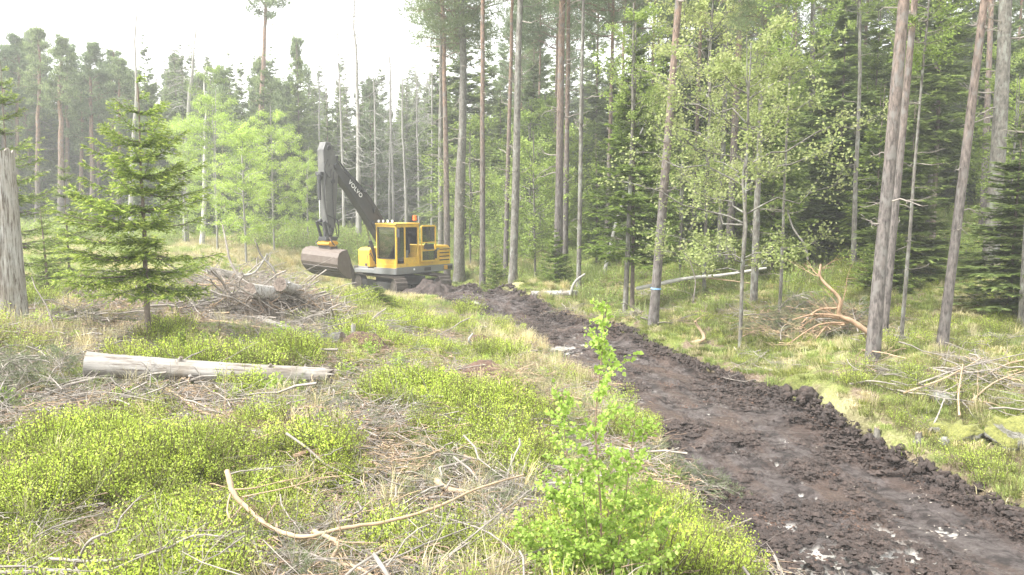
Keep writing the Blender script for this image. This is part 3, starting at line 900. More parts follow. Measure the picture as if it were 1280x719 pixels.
# clearing side
hero('pine', 'tall lone pine with sparse crown standing above the pale green trees', 318, 58, (334, 0), 9, 21.5, .85, name='pine_tree')
hero('bare', 'dead silver spruce full of bare branches behind the excavator boom', 449, 50, (446, 40), 8, 15.5)
hero('bare', 'bleached broken snag stem above the young spruce top', 164, 45, (161, 80), 7, 13, stub=False)
hero('bare', 'bleached bare trunk with short twigs behind the young spruce', 232, 46, (228, 80), 9, 12)
hero('birch', 'crooked white birch stem behind the young spruce', 252, 44, (262, 120), 7, 10, .6, stub=False)
ORD = ['first', 'second', 'third', 'fourth', 'fifth', 'sixth', 'seventh', 'eighth', 'ninth', 'tenth']
for kk_, (px, d, w, lb) in enumerate([(47, 56, 8, 'pale'), (76, 55, 10, ''), (84, 60, 7, ''), (101, 58, 7, ''), (116, 57, 8, ''), (122, 62, 6, ''), (141, 60, 6, ''), (148, 57, 7, ''), (20, 58, 7, ''), (5, 60, 8, '')]):
    hero('pine', 'slim bare pine across the clearing, ' + ORD[sorted([47, 76, 84, 101, 116, 122, 141, 148, 20, 5]).index(px)] + ' of ten counted from the silver snag', px, d, (px + 1, 80), w, 12.6 + random.uniform(-1.4, 1.4), .7, group='pines in the stand across the clearing')
for px, d in [(470, 58), (487, 60), (492, 63), (508, 57), (524, 60), (535, 64), (430, 56), (404, 60), (540, 55)]:
    hero('bare', 'slim dry spruce in the dark stand, ' + ORD[sorted([470, 487, 492, 508, 524, 535, 430, 404, 540]).index(px)] + ' of nine counted from the excavator bucket', px, d, (px - 1, 120), random.uniform(3.4, 5), 13 + random.uniform(-1, 3), group='dry spruces behind the excavator')

# spruces and leafy trees that stand out
def at_px(px, d):
    x = (px - 640) / F * d
    z = gh(x, d); depth = d * math.cos(PITCH) + (CZ - z) * math.sin(PITCH)
    x = (px - 640) / F * depth
    placed.append((x, d))
    return x, d
def spruce(label, px, d, H, dia, variety, cs_r=1.0, z0=.6, group=None, native=None):  # picks between sapling, bright green and dark green crowns
    x, y = at_px(px, d)
    if variety == 2: c, nat = random.choice(C_YSP), 2.0
    elif variety: c, nat = random.choice(C_SPRL), 9.0
    else: c, nat = random.choice(C_SPR), 14.0
    csz = (H - z0) / nat / 1.03
    return tree('spruce_tree', label, x, y, H, dia, random.choice(TR_SPR), c, z0, csz * cs_r, None, group=group, csz=csz)
spruce('bright green drooping spruce behind the thin grey trunk and the ribboned pine', 790, 22.5, 8.2, .14, 1, 1.25, 1.6)
spruce('dark spruce filling the gap behind the broken pine bough', 1045, 27, 9.0, .16, 0, 2.0, .3)
spruce('dark spruce behind the slender brown trunk', 1010, 30, 7.0, .15, 0, 1.9, .3)
spruce('green spruce with low sweeping boughs beside the slender brown trunk', 1092, 25, 5.5, .12, 1, 1.3, .2)
spruce('small dark spruce between the thickest pine and the slim leaning pine', 1135, 21, 4.6, .10, 0, 2.6, .2)
spruce('spruce with hanging dark boughs below the stout grey pine', 1262, 17, 4.4, .10, 0, 2.6, .3)
spruce('large dark spruce behind the top of the thin sapling', 1165, 27, 11, .2, 0, 1.6, 2.6)
spruce('young green spruce in front of the thin pines across from the excavator', 620, 30, 1.7, .05, 2, 1.1, .05)
spruce('young green spruce at the foot of the orange barked pine', 694, 28, 2.0, .05, 2, 1.2, .05)
spruce('small yellow green spruce beside the excavator tracks', 545, 38, 1.3, .04, 2, 1.2, .05)
spruce('small spreading spruce in front of the excavator mud heap', 470, 21.5, .8, .04, 2, 2.6, .02)
spruce('dwarf spruce beside the slender brown trunk', 1110, 20, 1.8, .05, 2, 1.5, .05)
def leafy(label, px, d, H, dia, crown, nat, cs_r=1.0, z0=1.0, name='leafy_tree', lean=(0, 0), trunk=None):
    x, y = at_px(px, d)
    csz = (H - z0) / nat
    return tree(name, label, x, y, H * .98, dia, trunk or random.choice(TR_GREY), crown, z0, csz * cs_r, None, lean, csz=csz)
leafy('pale leafed young maple spreading over the fallen birch pole', 925, 17, 6.6, .09, C_MAPLE, 6.5, 1.0, 1.7, 'maple_tree')
leafy('tall pale maple standing behind the grey twin trunk', 880, 24, 9, .11, C_MAPLE, 6.5, .95, 3.0, 'maple_tree')
for k, (px, d, H, w) in enumerate([(272, 40, 8.3, .62), (308, 36, 6.6, .72), (343, 43, 8.0, .6), (232, 45, 7.4, .6), (385, 46, 6.0, .6)]):
    leafy(['pale green layered tree in the middle of the clearing edge', 'lowest pale green tree spreading behind the branch heap', 'pale green tree under the tall lone pine',
           'pale green tree behind the young spruce shoulder', 'small pale green tree beside the excavator boom'][k], px, d, H, .12, C_LARCH[k % 2], 6.5, w, .9, 'pale_green_tree', trunk=TR_PALE[0])
leafy('bright leafy tree between grey trunks behind the excavator road', 588, 42, 7.8, .1, C_LEAF[0], 6, 1.0, .8)
leafy('bright leafy tree behind the straight pine', 662, 40, 8.0, .1, C_LEAF[1], 6, 1.1, .8)
leafy('fresh green tree filling the gap beside the orange barked pine', 680, 44, 8.6, .1, C_LEAF[0], 6, 1.1, .8)
leafy('low fresh green tree under the ribboned pine', 850, 26, 5.2, .08, C_LEAF[1], 6, 1.2, .5)
leafy('sunny leafy bush tree beside the stout grey pine', 1262, 27, 5.5, .08, C_LEAF[0], 6, 1.2, .6)

# the stand across the clearing and the forest on both sides
def far(px0, px1, d0, d1, n, mind):
    out, tries = [], 0
    while len(out) < n and tries < n * 60:
        tries += 1
        d = random.uniform(d0, d1); px = random.uniform(px0, px1)
        x = (px - 640) / F * d
        if 420 < px < 632 and d < 46: continue
        if all((x - a) ** 2 + (d - b) ** 2 > mind ** 2 for a, b in placed):
            placed.append((x, d)); out.append((x, d, px))
    return out
G1 = 'forest trees across the clearing'
for x, y, px in far(-150, 560, 56, 74, 125, 1.9):
    q_ = random.random(); Hs = 12.6 + random.uniform(-2.2, 2.2) + (2.0 if px < 60 else 0) + (-1.5 if 380 < px < 530 else 0)
    if q_ < .32:
        tree('pine_tree', 'slim pine among the crowded trees across the clearing', x, y, Hs, random.uniform(.16, .26), random.choice(TR_PINE), random.choice(C_PINE_FAR), None, random.uniform(.75, .95), random.choice(STUBS), (random.uniform(-.03, .03), 0), G1, csz=random.uniform(1.1, 1.45))
    else:
        csz = Hs * .92 / 14
        tree('spruce_tree', 'narrow dark spruce among the crowded trees across the clearing', x, y, Hs, .2, random.choice(TR_SPR), random.choice(C_SPR), Hs * .08, csz * 1.05, None, (0, 0), G1 + ', spruces', csz=csz)
for x, y, px in far(-120, 590, 74, 100, 100, 2.3):
    Hs = 14.2 + random.uniform(-2, 2.4)
    csz = Hs * .97 / 14
    tree('spruce_tree', 'narrow dark spruce among the crowded trees across the clearing', x, y, Hs, .2, random.choice(TR_SPR), random.choice(C_SPR), Hs * .03, csz * 1.2, None, (0, 0), G1 + ', spruces', csz=csz)
G2 = 'forest trees beyond the road'
for x, y, px in far(560, 1420, 38, 62, 84, 2.5):
    q_ = random.random(); Hs = 19 + random.uniform(-2, 3)
    if q_ < .5:
        tree('pine_tree', 'tall pine deep in the forest beyond the road', x, y, Hs, random.uniform(.18, .3), random.choice(TR_PINE), random.choice(C_PINE), None, random.uniform(.9, 1.2), random.choice(STUBS), (random.uniform(-.03, .03), 0), G2, csz=random.uniform(1.0, 1.4))
    else:
        csz = Hs * .85 * random.uniform(.5, .9) / 14
        H_ = csz * 14 / .93
        tree('spruce_tree', 'dark spruce deep in the forest beyond the road', x, y, H_, .2, random.choice(TR_SPR), random.choice(C_SPR), H_ * .05, csz * 1.5, None, (0, 0), G2 + ', spruces', csz=csz)
for x, y, px in far(700, 1330, 25, 40, 30, 2.4):
    if px > 1150 and random.random() < .5: continue
    Hs = random.uniform(5, 10)
    csz = Hs * .9 / 9
    tree('spruce_tree', 'half grown green spruce inside the forest beyond the road', x, y, Hs, .14, random.choice(TR_SPR), random.choice(C_SPRL), Hs * .08, csz * 1.15, None, (0, 0), 'half grown spruces beyond the road', csz=csz)
for x, y, px in far(570, 1400, 31, 52, 60, 2.0):
    Hs = random.uniform(4, 9)
    tree('leafy_tree', 'fresh green leafy tree in the shade of the forest beyond the road', x, y, Hs, .1, random.choice(TR_GREY), random.choice(C_LEAF), Hs * .1, Hs * .9 / 6, None, (random.uniform(-.05, .05), 0), 'leafy trees beyond the road', csz=Hs * .9 / 6)
# the far-off wood that reads as one mass
n_ = 420
fx_ = rng.uniform(-75, 95, n_); fy_ = rng.uniform(62, 135, n_)
ok = (fy_ > 100) | (fx_ > -2 + (fy_ - 62) * .02)
scatter('distant_forest', 'far off wood of tall conifers behind the nearer trees', [C_SPR[0], C_SPR[1]], on_ground(fx_[ok], fy_[ok], -.3), rng.uniform(1.1, 1.5, ok.sum()))
# ------------------------------------------------------------------ the excavator
import bmesh
def paint(name, col, rough=.38, dirt=.25, dirtcol=(.16, .13, .10), scale=3.0):
    m, t, b = mat(name)
    p = pos(t)
    n1 = noise(t, scale, 6, .7, p)
    n2 = noise(t, 22, 4, .6, p)
    f = ramp(t, n1, [(.46, (0, 0, 0)), (.75, (dirt * 2,) * 3)])
    c = mixc(t, f, col, dirtcol)
    k = ramp(t, n2, [(.3, (.88,) * 3), (.7, (1.08,) * 3)])
    c = mixc(t, 1.0, c, k, 'MULTIPLY')
    t.links.new(c, b.inputs['Base Color'])
    r = ramp(t, n1, [(.4, (rough,) * 3), (.7, (min(1, rough + .35),) * 3)])
    t.links.new(r, b.inputs['Roughness'])
    bump(t, b, n2, .12, .004)
    return m
E = {
 'yellow': paint('yellow_paint', (.76, .47, .045), .36, .28, (.26, .19, .10)),
 'orange': paint('orange_yellow_paint', (.70, .36, .03), .4, .2, (.2, .12, .06)),
 'boom': paint('charcoal_paint', (.042, .042, .046), .38, .12, (.17, .155, .14)),
 'stick': paint('worn_grey_paint', (.10, .099, .098), .42, .25, (.24, .225, .205)),
 'skirt': paint('mid_grey_paint', (.20, .205, .21), .5, .3, (.24, .21, .17)),
 'dark': paint('black_rubber_and_steel', (.028, .028, .03), .6, .25, (.10, .08, .07)),
 'bucket': paint('scoured_bucket_steel', (.115, .088, .072), .5, .4, (.20, .175, .155), 5.0),
 'wear': paint('dark_wear_steel', (.07, .058, .052), .6, .4, (.15, .125, .11)),
 'chrome': simple('polished_rod', (.7, .7, .7), .15, 1.0),
 'track': paint('muddy_track_steel', (.09, .074, .065), .6, .4, (.20, .165, .14), 9.0),
 'seat': simple('black_seat_fabric', (.02, .02, .022), .9),
 'white': simple('white_lettering', (.8, .8, .8), .5),
}
m, t, b = mat('cab_glass')
b.inputs['Base Color'].default_value = (.75, .82, .82, 1); b.inputs['Roughness'].default_value = .04
tb = N(t, 'ShaderNodeBsdfTransparent'); tb.inputs[0].default_value = (.80, .84, .84, 1)
gl = N(t, 'ShaderNodeBsdfGlossy'); gl.inputs['Roughness'].default_value = .03
fr = N(t, 'ShaderNodeFresnel'); fr.inputs[0].default_value = 3.0
mx = N(t, 'ShaderNodeMixShader'); t.links.new(fr.outputs[0], mx.inputs[0]); t.links.new(tb.outputs[0], mx.inputs[1]); t.links.new(gl.outputs[0], mx.inputs[2])
t.links.new(mx.outputs[0], t.nodes['Material Output'].inputs['Surface'])
E['glass'] = m
m, t, b = mat('beacon_orange'); b.inputs['Base Color'].default_value = (.85, .16, .02, 1); b.inputs['Roughness'].default_value = .25
E['beacon'] = m
m, t, b = mat('lamp_glass'); b.inputs['Base Color'].default_value = (.8, .8, .8, 1); b.inputs['Roughness'].default_value = .15
E['lamp'] = m

class MB:
    def __init__(s): s.bm = bmesh.new()
    def box(s, c, d, rot=None, mi=0):
        r = bmesh.ops.create_cube(s.bm, size=1)
        mt_ = Matrix.Translation(c) @ (rot if rot is not None else Matrix()) @ Matrix.Diagonal((d[0], d[1], d[2], 1))
        bmesh.ops.transform(s.bm, matrix=mt_, verts=r['verts'])
        for f in {f for v in r['verts'] for f in v.link_faces}: f.material_index = mi
        return s
    def cyl(s, p0, p1, r0, r1=None, n=14, mi=0, caps=True):
        r1 = r0 if r1 is None else r1
        p0, p1 = Vector(p0), Vector(p1)
        r = bmesh.ops.create_cone(s.bm, cap_ends=caps, segments=n, radius1=r0, radius2=r1, depth=(p1 - p0).length)
        mt_ = Matrix.Translation((p0 + p1) / 2) @ (p1 - p0).to_track_quat('Z', 'Y').to_matrix().to_4x4()
        bmesh.ops.transform(s.bm, matrix=mt_, verts=r['verts'])
        for f in {f for v in r['verts'] for f in v.link_faces}: f.material_index = mi
        return s
    def prism(s, prof, x0, x1, mi=0):
        """profile in (y, z) extruded along x"""
        a = [s.bm.verts.new((x0, y, z)) for y, z in prof]
        b_ = [s.bm.verts.new((x1, y, z)) for y, z in prof]
        n = len(prof)
        fs = [s.bm.faces.new(a), s.bm.faces.new(b_[::-1])]
        for i in range(n):
            fs.append(s.bm.faces.new((a[i], b_[i], b_[(i + 1) % n], a[(i + 1) % n])))
        for f in fs: f.material_index = mi
        bmesh.ops.recalc_face_normals(s.bm, faces=fs)
        return s
    def tube(s, pts, r, n=6):
        pts = [Vector(p) for p in pts]
        V, Q = tubes(np.array([[p[:] for p in pts]]), np.full((1, len(pts)), r), n)
        vs = [s.bm.verts.new(v) for v in V]
        for q in Q: 
            f = s.bm.faces.new([vs[i] for i in q]); f.smooth = True
        return s
    def build(s, name, mats, parent, bevel=0, mtx=None, label=None, smooth=False):
        me = bpy.data.meshes.new(name); s.bm.to_mesh(me); s.bm.free()
        for m_ in (mats if isinstance(mats, (list, tuple)) else [mats]): me.materials.append(m_)
        if smooth: me.polygons.foreach_set('use_smooth', np.full(len(me.polygons), True))
        o = new_obj(name, me, parent, label=label)
        if mtx is not None: o.matrix_local = mtx
        if bevel:
            bv = o.modifiers.new('bevel', 'BEVEL'); bv.width = bevel; bv.segments = 2; bv.limit_method = 'ANGLE'
        return o

def curve(pts, n=8):
    """catmull-rom"""
    p = [np.array(q, float) for q in pts]; p = [2 * p[0] - p[1]] + p + [2 * p[-1] - p[-2]]
    out = []
    for i in range(1, len(p) - 2):
        for k in range(n):
            t = k / n
            out.append(.5 * ((2 * p[i]) + (-p[i-1] + p[i+1]) * t + (2*p[i-1] - 5*p[i] + 4*p[i+1] - p[i+2]) * t*t + (-p[i-1] + 3*p[i] - 3*p[i+1] + p[i+2]) * t**3))
    out.append(p[-2]); return np.array(out)

EX = Vector(((500 - 640) / F * 37.0, 37.0, 0)); EX.z = -.42
ex = new_obj('excavator', None, label='yellow tracked excavator with dark folded boom and ditching bucket', cat='excavator', loc=EX)
UP = Matrix.Rotation(math.atan2(.605, -.795), 4, 'Z')      # +Y local -> (-.605,-.795)
UP = Matrix(((-.795, -.605, 0, 0), (.605, -.795, 0, 0), (0, 0, 1, 0), (0, 0, 0, 1)))
UN = Matrix(((-.80, .60, 0, 0), (-.60, -.80, 0, 0), (0, 0, 1, 0), (0, 0, 0, 1)))   # tracks: +Y -> (.6,-.8)

# undercarriage (local to UN)
MB().box((0, 0, .62), (1.5, 2.0, .38)).cyl((0, 0, .75), (0, 0, 1.0), .62, .62, 24).build('undercarriage', E['dark'], ex, .03, UN)
TLn, TR_, TW = 1.75, .42, .56
def track_path(n):
    L1 = 2 * TLn; C_ = math.pi * TR_; tot = 2 * (L1 + C_)
    for k in range(n):
        s_ = tot * k / n
        if s_ < L1: yield (-TLn + s_, 2 * TR_ + .02, 0)
        elif s_ < L1 + C_:
            a = (s_ - L1) / TR_; yield (TLn + math.sin(a) * TR_, TR_ + .02 + math.cos(a) * TR_, -a)
        elif s_ < 2 * L1 + C_: yield (TLn - (s_ - L1 - C_), .02, math.pi)
        else:
            a = (s_ - 2 * L1 - C_) / TR_; yield (-TLn - math.sin(a) * TR_, TR_ + .02 - math.cos(a) * TR_, math.pi - a)
pad = MB(); pad.box((0, 0, 0), (TW, .165, .03)).box((0, 0, .035), (TW, .02, .05)).box((0, .055, .022), (TW, .015, .025)).box((0, 0, -.05), (.18, .15, .07))
pme = bpy.data.meshes.new('track_pad'); pad.bm.to_mesh(pme); pad.bm.free(); pme.materials.append(E['track'])
for sx in (-1.12, 1.12):
    fr_ = MB(); fr_.box((sx, 0, TR_ + .02), (.26, 2 * TLn - .5, .34))
    tr_ = fr_.build('track', E['dark'], ex, .03, UN)
    for yy, nm, rr_ in ((TLn, 'idler_wheel', TR_ - .07), (-TLn, 'drive_sprocket', TR_ - .07)):
        MB().cyl((sx - .16, yy, TR_ + .02), (sx + .16, yy, TR_ + .02), rr_, rr_, 22).cyl((sx - .19, yy, TR_ + .02), (sx + .19, yy, TR_ + .02), .14, .14, 14).build(nm, E['track'], tr_, .02)
    for k in range(7):
        yy = -TLn + .55 + k * (2 * TLn - 1.1) / 6
        MB().cyl((sx - .17, yy, .17), (sx + .17, yy, .17), .11, .11, 14).build('track_roller', E['dark'], tr_, .01)
    for y_, z_, a_ in track_path(56):
        po = new_obj('track_pad', pme, tr_); po.location = (sx, y_, z_); po.rotation_euler = (a_, 0, 0)

# house (local to UP: +Y forward, +X machine's right)
W2 = 1.35
MB().box((0, -.2, 1.08), (2 * W2, 3.55, .20)).box((0, -1.9, 1.12), (2.3, .5, .2)).build('turntable_frame', E['skirt'], ex, .03, UP)
sk = MB()
sk.box((-W2 - .015, -.25, 1.14), (.05, 3.7, .30)).box((W2 + .015, -.25, 1.14), (.05, 3.7, .30)).box((-.68, 1.6, 1.12), (1.36, .06, .28)).box((1.0, 1.35, 1.12), (.72, .06, .28))
sk.build('side_skirt', E['skirt'], ex, .015, UP)
MB().box((-W2 - .045, -.35, 1.14), (.02, .42, .15)).build('skirt_opening', E['dark'], ex, 0, UP)
MB().box((-W2 - .05, -1.86, 1.14), (.02, .32, .16)).build('skirt_opening', E['dark'], ex, 0, UP)
MB().box((-W2 - .05, -1.58, 1.15), (.02, .22, .2)).build('skirt_marker', E['orange'], ex, 0, UP)
MB().cyl((-W2 - .04, .52, 1.17), (-W2 - .06, .52, 1.17), .05, .05, 12).build('skirt_lamp', E['lamp'], ex, 0, UP)
# engine cover, one body with a rounded counterweight
hd = MB()
hd.prism([(-2.0, 1.22), (.1, 1.22), (.1, 2.22), (-1.85, 2.17), (-2.0, 2.05)], -W2 + .02, W2 - .02)
hood = hd.build('engine_cover', E['yellow'], ex, .05, UP)
lv = MB()
for k in range(4):
    zc = 1.50 + k * .165
    MB().box((-W2 + .008, -1.55, zc), (.03, .66, .055)).build('louver', E['wear'], hood, .01)
    MB().prism([(-1.90, zc + .055), (-1.20, zc + .055), (-1.20, zc + .025), (-1.90, zc + .025)], -W2 - .045, -W2 + .005).build('louver_hood', E['yellow'], hood, .008)
st = MB()
st.prism([(-.35, 1.62), (-.75, 1.62), (-1.1, 1.98), (-1.95, 1.98), (-1.95, 2.07), (-.35, 2.07)][::-1], -W2 - .004, -W2 + .01)
st.build('side_stripe', E['skirt'], hood, 0)
MB().cyl((.5, -1.3, 2.15), (.5, -1.3, 2.6), .06, .06, 12).cyl((-.2, -1.55, 2.15), (-.2, -1.55, 2.38), .05, .07, 10).build('exhaust_pipe', E['dark'], ex, 0, UP, smooth=True)
MB().tube([(-1.1, -1.8, 2.14), (-1.1, -1.8, 2.36), (.9, -1.8, 2.36), (.9, -1.8, 2.14)], .018).tube([(-1.2, -.3, 2.2), (-1.2, -.3, 2.42), (-1.2, -1.2, 2.42), (-1.2, -1.2, 2.2)], .016).build('hood_rail', E['dark'], ex, 0, UP)
# tool box in front right
bx = MB(); bx.prism([(.1, 1.22), (1.35, 1.22), (1.37, 2.0), (1.2, 2.10), (.1, 2.10)], .58, W2 - .02)
box_ = bx.build('side_box', E['yellow'], ex, .045, UP)
MB().box((.80, 1.375, 1.34), (.12, .012, .12)).build('filler_vent', E['wear'], box_, 0)
for xx in (.72, 1.0): MB().cyl((xx, 1.0, 2.08), (xx, 1.0, 2.20), .035, .055, 10).build('box_lamp', E['dark'], box_, 0)
MB().tube([(.56, 1.45, 1.1), (.56, 1.5, 1.75), (.56, 1.3, 1.85), (.56, 1.1, 1.5)], .018).build('hand_rail', E['dark'], ex, 0, UP)
# cab: frame of posts so that one can look through
CX0, CX1, CY0, CY1, Z0, Z1 = -1.36, -.10, .12, 1.58, 1.22, 3.18
cab = MB()
pw = .085
cab.box(((CX0 + CX1) / 2, (CY0 + CY1) / 2, Z0 + .10), (CX1 - CX0, CY1 - CY0, .22))       # floor sill
for (x_, y_) in ((CX0 + pw / 2, CY1 - pw / 2), (CX1 - pw / 2, CY1 - pw / 2), (CX0 + pw / 2, CY0 + pw / 2), (CX1 - pw / 2, CY0 + pw / 2)):
    cab.box((x_, y_, (Z0 + .2 + Z1 - .1) / 2), (pw, pw, Z1 - Z0 - .3))
cab.box((CX0 + pw / 2, 1.02, (Z0 + .2 + Z1 - .1) / 2), (pw, .07, Z1 - Z0 - .3))
cab.box(((CX0 + CX1) / 2, CY1 - .05, Z1 - .08), (CX1 - CX0, .1, .12)).box(((CX0 + CX1) / 2, CY0 + .05, Z1 - .08), (CX1 - CX0, .1, .12))
cab.box((CX0 + .05, (CY0 + CY1) / 2, Z1 - .08), (.1, CY1 - CY0, .12)).box((CX1 - .05, (CY0 + CY1) / 2, Z1 - .08), (.1, CY1 - CY0, .12))
cab.box(((CX0 + CX1) / 2, CY0 + .03, Z0 + .6), (CX1 - CX0 - .1, .05, .85))
cab.box(((CX0 + CX1) / 2, CY1 - .035, Z0 + .32), (CX1 - CX0 - .1, .05, .26))
cab.box((CX0 + .04, .6, Z0 + .34), (.05, .86, .28)).box((CX1 - .03, .85, Z0 + .5), (.05, 1.3, .6))
cabo = cab.build('cab', E['yellow'], ex, .022, UP)
rf = MB(); rf.prism([(CY0 - .06, Z1 - .02), (CY1 + .06, Z1 - .02), (CY1 + .02, Z1 + .05), (CY0, Z1 + .05)], CX0 - .03, CX1 + .03)
rf.build('cab_roof', E['yellow'], ex, .03, UP)
def pane(c, d, nm='windshield'):
    MB().box(c, d).build(nm, E['glass'], cabo, 0)
pane(((CX0 + CX1) / 2, CY1 - .045, (Z0 + .45 + Z1 - .14) / 2), (CX1 - CX0 - 2 * pw, .012, Z1 - Z0 - .60))
pane(((CX0 + CX1) / 2, CY0 + .04, (Z0 + 1.03 + Z1 - .14) / 2), (CX1 - CX0 - 2 * pw, .012, Z1 - Z0 - 1.2), 'rear_window')
pane((CX1 - .045, (CY0 + CY1) / 2, (Z0 + .8 + Z1 - .14) / 2), (.012, CY1 - CY0 - 2 * pw, Z1 - Z0 - .98), 'side_window')
pane((CX0 + .045, 1.27, (Z0 + .48 + Z1 - .14) / 2), (.012, .42, Z1 - Z0 - .66), 'side_window')
# dark rubber surround of the windshield
ws = MB()
cxm = (CX0 + CX1) / 2; wsz0, wsz1 = Z0 + .46, Z1 - .15; hw = (CX1 - CX0) / 2 - pw
for x_ in (cxm - hw, cxm + hw): ws.box((x_, CY1 + .004, (wsz0 + wsz1) / 2), (.035, .018, wsz1 - wsz0))
for z_ in (wsz0, wsz1): ws.box((cxm, CY1 + .006, z_), (2 * hw, .018, .035))
ws.build('window_seal', E['dark'], cabo)
# seat, controls
sm_ = MB(); sm_.box((-.72, .62, 1.85), (.52, .5, .14)).box((-.72, .38, 2.25), (.5, .14, .78)).box((-.72, .36, 2.72), (.28, .11, .22)).box((-.72, .6, 1.6), (.3, .3, .4))
sm_.build('driver_seat', E['seat'], cabo, .05)
cn = MB(); cn.box((-.38, .85, 1.78), (.16, .5, .5)).box((-1.06, .85, 1.78), (.14, .5, .45)).cyl((-.38, 1.05, 2.0), (-.38, 1.1, 2.25), .02, .03, 8).cyl((-1.06, 1.05, 2.0), (-1.06, 1.1, 2.25), .02, .03, 8)
cn.box((-.3, 1.4, 2.3), (.28, .08, .36)).box((-1.0, 1.38, 1.9), (.36, .1, .25)).cyl((-.8, 1.35, 1.6), (-.75, 1.3, 2.1), .02, .02, 8).box((-.45, 1.3, 1.75), (.3, .2, .3))
cn.build('control_console', E['skirt'], cabo, .02)
# open door folded back along the side
dr = MB(); dx_ = CX0 - .10; dy0, dy1 = -.82, .10; dz0, dz1 = 1.50, 3.08
for y_ in (dy0, dy1): dr.box((dx_, y_, (dz0 + dz1) / 2), (.06, .075, dz1 - dz0))
for z_, h_ in ((dz1, .075), (dz0, .075), (2.34, .05), (1.98, .05)): dr.box((dx_, (dy0 + dy1) / 2, z_), (.06, dy1 - dy0 - .075, h_))
dro = dr.build('cab_door', E['yellow'], ex, .018, UP, label='open cab door folded back against the side')
MB().box((dx_, (dy0 + dy1) / 2, (2.34 + dz1) / 2), (.012, .82, dz1 - 2.4)).build('door_window', E['glass'], dro)
MB().box((dx_, (dy0 + dy1) / 2, (dz0 + 1.98) / 2), (.012, .82, .42)).build('door_window', E['glass'], dro)
MB().box((dx_ - .02, -.80, 1.80), (.05, .16, .42)).box((dx_ - .05, -.34, 2.16), (.05, .62, .22)).build('door_pocket', E['dark'], dro, .02)
MB().tube([(CX0 - .06, .42, 1.6), (CX0 - .12, .42, 1.75), (CX0 - .12, .30, 2.45), (CX0 - .05, .27, 2.55)], .022).build('grab_handle', E['yellow'], ex, 0, UP)
MB().tube([(CX0, 1.5, 2.7), (CX0 - .2, 1.66, 2.85)], .015).box((CX0 - .22, 1.66, 2.8), (.18, .05, .34)).build('wing_mirror', E['dark'], ex, .015, UP)
for x_ in (-1.15, -.87, -.58, -.3):
    MB().cyl((x_, CY1 - .05, Z1 + .03), (x_, CY1 - .05, Z1 + .09), .015).cyl((x_, CY1 - .1, Z1 + .13), (x_, CY1 + .0, Z1 + .13), .05, .075, 12).cyl((x_, CY1 + .001, Z1 + .13), (x_, CY1 + .014, Z1 + .13), .066, .066, 12, 1).build('work_lamp', [E['dark'], E['lamp']], ex, 0, UP)
MB().cyl((CX0 + .2, .2, Z1 + .04), (CX0 + .2, .2, Z1 + .16), .03, .03, 10, 1).cyl((CX0 + .2, .2, Z1 + .16), (CX0 + .2, .2, Z1 + .38), .10, .085, 14).build('warning_beacon', [E['beacon'], E['dark']], ex, .01, UP)
# boom in side profile (y forward, z up), local x around BXc
BXc = .30
def thick(line, half):
    """closed outline around a centreline with half thickness at each point"""
    line = np.array(line, float); T = nrm(np.gradient(line, axis=0)); Nn = np.c_[-T[:, 1], T[:, 0]]
    h = np.array(half)[:, None]
    return [tuple(p) for p in np.r_[line + Nn * h, (line - Nn * h)[::-1]]]
bl = [(.15, 1.45), (.55, 2.15), (1.0, 2.85), (1.55, 3.62), (2.3, 4.45), (3.0, 5.1), (3.62, 5.62)]
bh = [.17, .26, .34, .38, .33, .25, .16]
boom = MB().prism(thick(bl, bh), BXc - .21, BXc + .21).build('boom', E['boom'], ex, .03, UP)
for p_ in (bl[0], bl[-1], (1.45, 3.75)):
    MB().cyl((BXc - .29, p_[0], p_[1]), (BXc + .29, p_[0], p_[1]), .12, .12, 18).build('boom_pin', E['boom'], boom, .015)
# lettering on the side the camera sees
fc = bpy.data.curves.new('lettering', 'FONT'); fc.body = 'VOLVO'; fc.size = .27; fc.extrude = .002; fc.offset = .006; fc.space_character = 1.12; fc.align_x = 'CENTER'; fc.align_y = 'CENTER'
tmpo = bpy.data.objects.new('lettering', fc)
dgx = bpy.context.evaluated_depsgraph_get()
COL.objects.link(tmpo); dgx = bpy.context.evaluated_depsgraph_get()
lme = bpy.data.meshes.new_from_object(tmpo.evaluated_get(dgx)); bpy.data.objects.remove(tmpo); lme.materials.clear(); lme.materials.append(E['white'])
lo = new_obj('lettering', lme, boom)
# text runs from the boom's tip down towards its root, seen from -X
run = Vector((0, 2.0 - 3.05, 4.15 - 5.12)).normalized(); out_ = Vector((-1, 0, 0)); upv = out_.cross(run)
mt_ = Matrix((run, upv, out_)).transposed().to_4x4(); mt_.translation = (BXc - .213, 2.55, 4.70)
lo.matrix_local = mt_
# boom cylinders
def ram(p0, p1, r, fr_, xs_, parent, nm='hydraulic_cylinder'):
    for x_ in xs_:
        a = Vector((x_, *p0)); b_ = Vector((x_, *p1)); m_ = a.lerp(b_, fr_)
        MB().cyl(a, m_, r, r, 14, 0).cyl(m_, b_, r * .5, r * .5, 12, 1).cyl(a - Vector((.07, 0, 0)), a + Vector((.07, 0, 0)), r * 1.05, r * 1.05, 12).cyl(b_ - Vector((.07, 0, 0)), b_ + Vector((.07, 0, 0)), r * .95, r * .95, 12).build(nm, [E['boom'], E['chrome']], parent, 0, UP if parent is ex else None, smooth=False)
ram((.95, 1.42), (1.55, 3.25), .085, .55, (BXc - .30, BXc + .30), ex)
ram((1.55, 4.08), (3.42, 6.02), .085, .6, (BXc,), boom)
MB().box((BXc, 1.62, 4.03), (.16, .2, .2)).build('cylinder_bracket', E['boom'], boom, .02)
